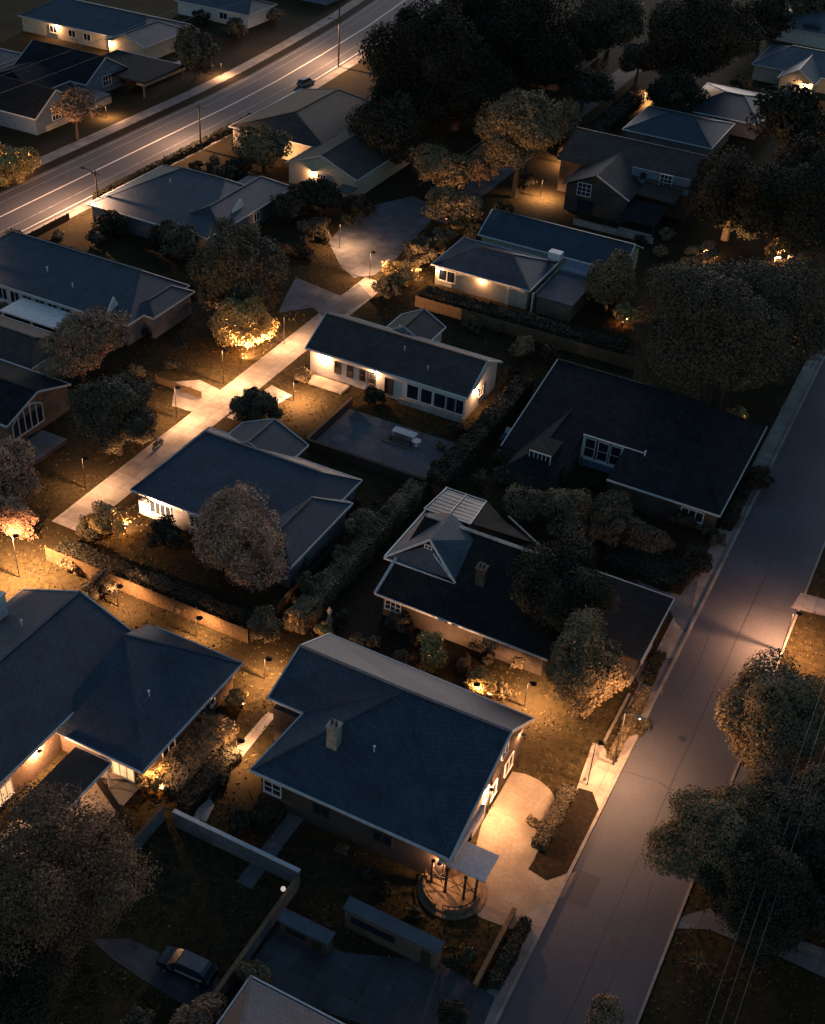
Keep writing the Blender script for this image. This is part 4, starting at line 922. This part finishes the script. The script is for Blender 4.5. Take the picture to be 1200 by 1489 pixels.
# porch and driveway of the corner house
wall_lamp(HS['slate_house'],-20.5,62.9,3.3,950,'E'); wall_lamp(HS['slate_house'],-20.5,69.6,3.4,110,'E')
wall_lamp(HS['gabled_house'],-54.65,48.6,2.7,900,'E'); wall_lamp(HS['gabled_house'],-46.2,52.2,2.5,160,'E')
wall_lamp(HS['long_house'],-67.2,116.4,2.9,420); wall_lamp(HS['long_house'],-60.0,116.4,2.9,160); wall_lamp(HS['long_house'],-47.5,119.5,2.9,200,'E')
wall_lamp(HS['cream_house'],-66.5,147.65,2.7,260); wall_lamp(HS['cream_house'],-59.5,147.65,2.7,120)
wall_lamp(HS['lit_gable_house'],-99.5,167.85,2.8,200); wall_lamp(HS['far_long_house'],-186,207,2.7,420); wall_lamp(HS['far_long_house'],-170,204.6,2.7,500)
wall_lamp(HS['lit_corner_house'],-40,268.4,2.7,450)
wall_lamp(HS['slate_house'],-20.9,55.18,2.6,130)
lamp(862,1145,5.6,1000,'tall lamp post beside the front walk')
lamp(0,0,5.2,3600,'lamp post at the far verge with its pool on the asphalt',xy=(-3.0,95.5),col=(1,.44,.20))
lamp(0,0,6.4,1300,'street lamp over the lower street','street',xy=(-13.0,73.5),col=(1,.47,.22))
# ------------------------------------------------------------------ poles and lines
def pole(label, x, y, h, lit=0, P=0):
    o = thing('utility_pole', label, 'pole', (x, y, 0)); MB().tube([(x,y,-.2),(x,y,h*.5),(x,y,h)], [.17,.14,.1], 10).build('pole','timberdark',o)
    a = MB(); a.beam((x-1,y,h-.5),(x+1,y,h-.5),.1,.12); a.build('crossarm','timberdark',o)
    for dx in (-.8,0,.8): MB().lathe((x+dx,y,h-.44),[(0,.04),(.08,.07),(.16,.04)],8).build('insulator','gutter',o)
    if lit:
        z = lit; MB().tube([(x,y,z),(x-1.2,y,z+.35),(x-2.3,y,z+.4)], .05, 8).build('arm','pole',o)
        MB().hexa([(x-2.7,y-.16,z+.28),(x-2.0,y-.16,z+.28),(x-2.0,y+.16,z+.28),(x-2.7,y+.16,z+.28)],[(x-2.6,y-.1,z+.46),(x-2.0,y-.1,z+.46),(x-2.0,y+.1,z+.46),(x-2.6,y+.1,z+.46)]).build('lamp_head','pole',o)
        l = bpy.data.lights.new('lamp_light','SPOT'); l.energy = P; l.color = (1,.52,.28); l.shadow_soft_size = .12; l.spot_size = math.radians(168); l.spot_blend = .5
        lo = bpy.data.objects.new('lamp_light', l); COL.objects.link(lo); lo.parent = o; lo.location = (-2.4, 0, z+.2)
    return o
pole('dark utility pole beside the roadside house',-121.4,139.9,7.3,6.8,16000); pole('tall dark utility pole at the top beside the main road',-128.6,227.2,16,9.0,20000)
pole('dark utility pole in the near footway at the left edge',-124.6,112,7.5,7.0,14000); pole('dark utility pole standing before the lit gable house roof',-124.8,172,8,7.4,12000)
pole('utility pole hidden among the right street trees',5.5,75,9)
def wire(label, pts, sag=.8, r=.012):
    b = MB(); P = []
    for (p, q) in zip(pts[:-1], pts[1:]):
        for t in np.linspace(0,1,13)[:-1 if q != pts[-1] else None]: P.append((p[0]+(q[0]-p[0])*t, p[1]+(q[1]-p[1])*t, p[2]+(q[2]-p[2])*t-4*sag*t*(1-t)))
    b.tube(P, r, 5); o = b.build('power_line','steel',at=(0,0,0)); tag(o,label,'power line','power lines'); return o
for k, (dx, lb) in enumerate(((-.8,'left power line above the right street trees'),(0,'middle power line above the right street trees'),(.8,'right power line above the right street trees'))): wire(lb, [(1.6+dx,20,9),(1.8+dx,75,9),(2.0+dx,150,9)])
wire('upper power line crossing the twin gabled house roof',[(-162,120,9),(-160,215,9),(-158,300,9)],1,.03); wire('lower power line crossing the twin gabled house roof',[(-156,120,8.6),(-155,215,8.6),(-153,300,8.6)],1,.03)
wire('power line along the far lane',[(-80.3,168,5),(-79.6,262,6)],.5,.03)
# ------------------------------------------------------------------ vehicles and yard things
def car(name, label, x, y, ang, paint, L=4.4, W=1.8, Hh=1.5):
    o = thing(name, label, 'car', (x, y, 0)); c, s_ = math.cos(ang), math.sin(ang)
    T = lambda a, b, z: (x+a*c-b*s_, y+a*s_+b*c, z)
    prof = [(-.5,.38,.52,.80),(-.47,.30,.74,.92),(-.38,.24,.92,.97),(-.2,.22,.96,1.0),(.1,.22,.95,1.0),(.26,.22,.93,1.0),(.38,.24,.84,.96),(.47,.30,.72,.88),(.5,.38,.58,.76)]
    def loft(sec):
        b = MB(); rings = []
        for a, pts in sec:
            rings.append(len(b.v)); b.v += [T(a*L, p*W/2, z) for p, z in pts]
        n = len(sec[0][1])
        for k in range(len(rings)-1):
            for j in range(n): b.f.append((rings[k]+j, rings[k]+(j+1)%n, rings[k+1]+(j+1)%n, rings[k+1]+j))
        b.f.append(tuple(rings[0]+j for j in reversed(range(n)))); b.f.append(tuple(rings[-1]+j for j in range(n))); return b
    sec = [(a, [(-w*.92,z0),(w*.92,z0),(w,z0+.2),(w*.98,z1-.12),(w*.86,z1),(-w*.86,z1),(-w*.98,z1-.12),(-w,z0+.2)]) for a,z0,z1,w in prof]
    loft(sec).build('body',paint,o,smooth=False)
    cab = [(-.46,.90,.72,.82),(-.40,1.25,.70,.80),(-.30,1.44,.68,.79),(0,1.5,.68,.8),(.12,1.45,.68,.8),(.28,.97,.76,.84)]
    loft([(a,[(-wb,.88),(wb,.88),(wt,min(h_,Hh)),(-wt,min(h_,Hh))]) for a,h_,wt,wb in cab]).build('cabin_glass','glass',o)
    rf = MB(); rf.hexa([T(-.36*L,-.66*W/2,1.40),T(.1*L,-.68*W/2,1.47),T(.1*L,.68*W/2,1.47),T(-.36*L,.66*W/2,1.40)],[T(-.34*L,-.6*W/2,1.50),T(.08*L,-.62*W/2,1.55),T(.08*L,.62*W/2,1.55),T(-.34*L,.6*W/2,1.50)]); rf.build('roof','slatelight' if paint=='carblack' else paint,o)  # black car's roof gets pale slate: its sheen is painted in as colour
    for a in (-.31,.31):
        for b_ in (-1,1):
            p0 = T(a*L, b_*(W/2-.2), .32); p1 = T(a*L, b_*(W/2+.01), .32); w = MB().tube([p0,p1],.32,18).build('wheel','tyre',o)
            MB().tube([T(a*L,b_*(W/2),.32),T(a*L,b_*(W/2+.025),.32)],.2,14).build('rim','steel',w)
    for b_ in (-1,1):
        m = MB(); m.hexa([T(.475*L,b_*.5*W/2,.58),T(.475*L,b_*.78*W/2,.58),T(.475*L,b_*.78*W/2,.72),T(.475*L,b_*.5*W/2,.72)],[T(.502*L,b_*.5*W/2,.58),T(.496*L,b_*.76*W/2,.58),T(.49*L,b_*.76*W/2,.7),T(.497*L,b_*.5*W/2,.7)]); m.build('headlight','roofglass',o)
        m = MB(); m.hexa([T(-.50*L,b_*.6*W/2,.66),T(-.50*L,b_*.8*W/2,.66),T(-.50*L,b_*.8*W/2,.8),T(-.50*L,b_*.6*W/2,.8)],[T(-.48*L,b_*.6*W/2,.66),T(-.48*L,b_*.84*W/2,.66),T(-.47*L,b_*.84*W/2,.8),T(-.47*L,b_*.6*W/2,.8)]); m.build('tail_light','shinglebrown',o)
        m = MB(); q = T(.17*L,b_*(W/2+.1),.98); m.box(q[0]-.1,q[0]+.1,q[1]-.1,q[1]+.1,.92,1.05,.03); m.build('wing_mirror',paint,o)
    return o
x, y = g(272,1402,.8); car('parked_car','black car with roof coloured pale for its sheen parked on the dark driveway',x,y,math.pi+.06,'carblack')
x, y = g(445,118,.8); car('parked_car','grey car parked beside the main road below the tall pole',x,y,math.pi/2-.1,'carwhite')
# motorbike on the lane
x, y = g(230,650); o = thing('motorbike','dark motorbike parked on the orange lit lane','motorbike',(x,y,0))
for dy in (-.7,.7):
    w = MB().tube([(x-.06,y+dy,.32),(x+.06,y+dy,.32)],.32,18).build('wheel','tyre',o); MB().tube([(x-.075,y+dy,.32),(x+.075,y+dy,.32)],.2,14).build('rim','steel',w)
MB().hexa([(x-.14,y-.4,.3),(x+.14,y-.4,.3),(x+.14,y+.35,.3),(x-.14,y+.35,.3)],[(x-.1,y-.3,.75),(x+.1,y-.3,.75),(x+.12,y+.3,.82),(x-.12,y+.3,.82)]).build('engine','dark',o)
MB().box(x-.15,x+.15,y-.85,y-.1,.76,.88,.04).build('seat','tyre',o); MB().box(x-.16,x+.16,y-.1,y+.35,.82,1.02,.07).build('fuel_tank','steel',o)
MB().tube([(x-.38,y+.3,1.1),(x,y+.42,1.02),(x+.38,y+.3,1.1)],.025,8).build('handlebar','steel',o); MB().tube([(x,y+.42,1.0),(x,y+.7,.34)],.05,8).build('fork','steel',o)
# courtyard furniture
x, y = g(589,628,.75); o = thing('patio_table','pale rectangular patio table in the middle of the courtyard','table',(x,y,0))
t = MB(); 
for k in range(6): t.box(x-1.5,x+1.5,y-.6+k*.2,y-.42+k*.2,.72,.77)
t.build('tabletop','white',o)
for a in (-1.35,1.35):
    for b_ in (-.5,.5): MB().box(x+a-.05,x+a+.05,y+b_-.05,y+b_+.05,0,.72).build('leg','white',o)
o = thing('garden_bench','dark slatted bench before the pale patio table','bench',(x,y-1.2,0)); b = MB()
for k in range(3): b.box(x-1.4,x+1.6,y-1.5+k*.16,y-1.37+k*.16,.42,.46)
b.build('seat','timberdark',o)
for a in (-1.2,1.4): MB().box(x+a-.06,x+a+.06,y-1.5,y-1.05,0,.42).build('leg','timberdark',o)
tag(MB().box(x-2.0,x+2.2,y-2.2,y-2.05,0,.16,.01).build('timber_sleeper','timber',at=(x,y-2.1,0)),'timber edging beam lying in the courtyard before the bench','beam')
xr, yr = g(606,641,.7); o = thing('round_table','round pale garden table at the right of the courtyard','table',(xr,yr,0)); MB().lathe((xr,yr,.68),[(0,.55),(.05,.55)],24).build('tabletop','white',o); MB().lathe((xr,yr,0),[(0,.25),(.05,.22),(.08,.05),(.68,.05)],12).build('pedestal','white',o)
x, y = g(735,632,.4); o = thing('sun_lounger','blue and white sun lounger on the grass by the tall hedge','lounger',(x,y,0))
MB().box(x-.32,x+.32,y-.9,y+.45,.3,.36).build('seat','cloth',o); MB().hexa([(x-.32,y+.45,.3),(x+.32,y+.45,.3),(x+.32,y+.5,.36),(x-.32,y+.5,.36)],[(x-.32,y+.95,.85),(x+.32,y+.95,.85),(x+.32,y+1.0,.9),(x-.32,y+1.0,.9)]).build('backrest','white',o)
for a in (-.28,.28):
    for b_ in (-.8,.4): MB().box(x+a-.03,x+a+.03,y+b_-.03,y+b_+.03,0,.3).build('leg','white',o)
# pale statue in the yard
x, y = g(479,906); o = thing('garden_statue','pale stone garden statue on a plinth in the brown yard','statue',(x,y,0))
MB().box(x-.28,x+.28,y-.28,y+.28,0,.5,.03).build('plinth','stone',o)
MB().lathe((x,y,.5),[(0,.26),(.25,.22),(.6,.17),(.95,.22),(1.12,.25),(1.22,.1),(1.3,.09),(1.38,.13),(1.5,.12),(1.58,.04)],16).build('figure','stone',o,smooth=True)
# upturned dinghy on the garage driveway
x, y = g(960,843,.3); o = thing('dinghy','small pale upturned dinghy on the grey garage driveway','boat',(x,y,0))
b = MB(); rg = []
for a, w, hh in ((-1.3,.3,.35),(-1.0,.5,.45),(-.3,.62,.5),(.4,.58,.48),(1.0,.34,.4),(1.4,.04,.3)):
    rg.append(len(b.v)); b.v += [(x+a,y+w*math.cos(t),.02+hh*math.sin(t)) for t in np.linspace(0,math.pi,9)]
for k in range(len(rg)-1):
    for j in range(8): b.f.append((rg[k]+j,rg[k+1]+j,rg[k+1]+j+1,rg[k]+j+1))
b.f.append(tuple(rg[0]+j for j in range(9))); b.build('hull','white',o,smooth=True); MB().beam((x-1.25,y,.42),(x+1.3,y,.42),.06,.14).build('keel','white',o)
# globe lamp on the wall corner
x, y = g(412,1296,1.5); o = thing('globe_lamp','small white globe lamp on the garden wall corner','lamp',(x,y,0)); MB().tube([(x,y,0),(x,y,1.6)],.06,8).build('post','dark',o); MB().lathe((x,y,1.6),[(0,.05),(.06,.16),(.18,.2),(.3,.16),(.37,.04)],14).build('globe','bulbdim',o,smooth=True)
# bare spiky plant
x, y = g(1015,1405); b = MB()
for k in range(26):
    a = k*2.4; e = random.uniform(.5,1.2); l = random.uniform(.8,1.5); b.tube([(x,y,.3),(x+.5*l*math.cos(a)*math.cos(e),y+.5*l*math.sin(a)*math.cos(e),.3+.6*l*math.sin(e)),(x+l*math.cos(a)*math.cos(e*.7),y+l*math.sin(a)*math.cos(e*.7),.3+.75*l*math.sin(e*.8))],[.04,.03,.005],4)
b.tube([(x,y,0),(x,y,.35)],.08,6); tag(b.build('spiky_plant','leafolive',at=(x,y,0)),'bare spiky plant on the dark verge at the lower right','plant')
x, y = g(1012,221,0); 
# ------------------------------------------------------------------ grass
def inside(P, poly):
    c = np.zeros(len(P), bool); n = len(poly)
    for i in range(n):
        (x0, y0), (x1, y1) = poly[i], poly[(i+1) % n]
        if y0 == y1: continue
        t = ((y0 > P[:,1]) != (y1 > P[:,1])) & (P[:,0] < (x1-x0)*(P[:,1]-y0)/(y1-y0)+x0); c ^= t
    return c
PAVED += [np.array(q, float) for q in ([(-37.2,55.2),(-20.6,55.2),(-20.6,71),(-39.9,71),(-39.9,61),(-37.2,61)],[(-68,20),(-54.7,20),(-54.7,51.5),(-46.3,51.5),(-46.3,64.6),(-55,64.6),(-55,62),(-68,62)],[(-39.4,80.4),(-22.4,80.4),(-22.4,84.4),(-14.9,84.4),(-14.9,93.7),(-22,93.7),(-36,99),(-41.5,99),(-41.5,93)],[(-69.2,116.4),(-47.5,116.4),(-47.5,126),(-57.8,131.5),(-63.8,131.5),(-69.2,126)],[(-39.5,106.8),(-32,106.8),(-32,115),(-27,115),(-27,110),(-14.7,110),(-14.7,130),(-39.5,130)],[(-69,81.4),(-49,79),(-49,95),(-69,95)],[(-67,147.6),(-45.6,147.6),(-45.6,170),(-66,170)])]
n_ = 150000; yv = 30+135*RNG.random(n_)**1.3; xv = RNG.uniform(-100, 8, n_); P = np.stack([xv, yv, np.full(n_, .06)], 1)
Q = P+np.stack([RNG.normal(size=n_)*.12, RNG.normal(size=n_)*.12, np.zeros(n_)], 1)
ok = ~((Q[:,0] > -12.4) & (Q[:,0] < -3.3))
for poly in PAVED: ok &= ~inside(Q, poly)
clump = np.sin(P[:,0]*.9+np.sin(P[:,1]*.7)*2)+np.sin(P[:,1]*1.1+np.cos(P[:,0]*.6)*2)+RNG.normal(size=n_)*.9
ok &= clump > -.6
P = P[ok]; V, F = leaves(P, np.tile(np.array([[0,0,.2]]), (len(P),1)), .17, 1.2); V[:,2] = np.maximum(V[:,2], .004)
go = bpy.data.objects.new('grass', arr_mesh('grass', V, F, 'grass')); COL.objects.link(go); tag(go, 'rough dry grass growing over the lawns and yards', None, None, 'stuff')
# ------------------------------------------------------------------ light
W = bpy.data.worlds.new('World'); S.world = W; W.use_nodes = True
nt = W.node_tree; bg = nt.nodes['Background']; sk = nt.nodes.new('ShaderNodeTexSky'); sk.sky_type = 'NISHITA'; sk.sun_disc = False
SUN_EL, SUN_AZ = math.radians(2.5), math.radians(-14)   # low, beyond the far end of the street and a little left
sk.sun_elevation = SUN_EL; sk.sun_rotation = SUN_AZ; sk.altitude = 100; sk.air_density = 1.0; sk.dust_density = .6; sk.ozone_density = 2.2
nt.links.new(sk.outputs['Color'], bg.inputs['Color']); bg.inputs['Strength'].default_value = .26
sl = bpy.data.lights.new('sun', 'SUN'); sl.energy = .85; sl.angle = math.radians(16); sl.color = (1,.86,.82)
so = bpy.data.objects.new('sun', sl); COL.objects.link(so)
el = math.radians(12); dv = Vector((math.sin(SUN_AZ)*math.cos(el), math.cos(SUN_AZ)*math.cos(el), math.sin(el)))
so.rotation_euler = dv.to_track_quat('Z', 'Y').to_euler()
so.location = (0,0,120)
S.view_settings.view_transform = 'Standard'; S.view_settings.look = 'None'; S.view_settings.exposure = 0.08; S.view_settings.gamma = 1
S.cycles.use_denoising = True; S.cycles.max_bounces = 5; S.cycles.diffuse_bounces = 3; S.cycles.glossy_bounces = 2; S.cycles.sample_clamp_indirect = 4
print('leaves', LEAFTOT)
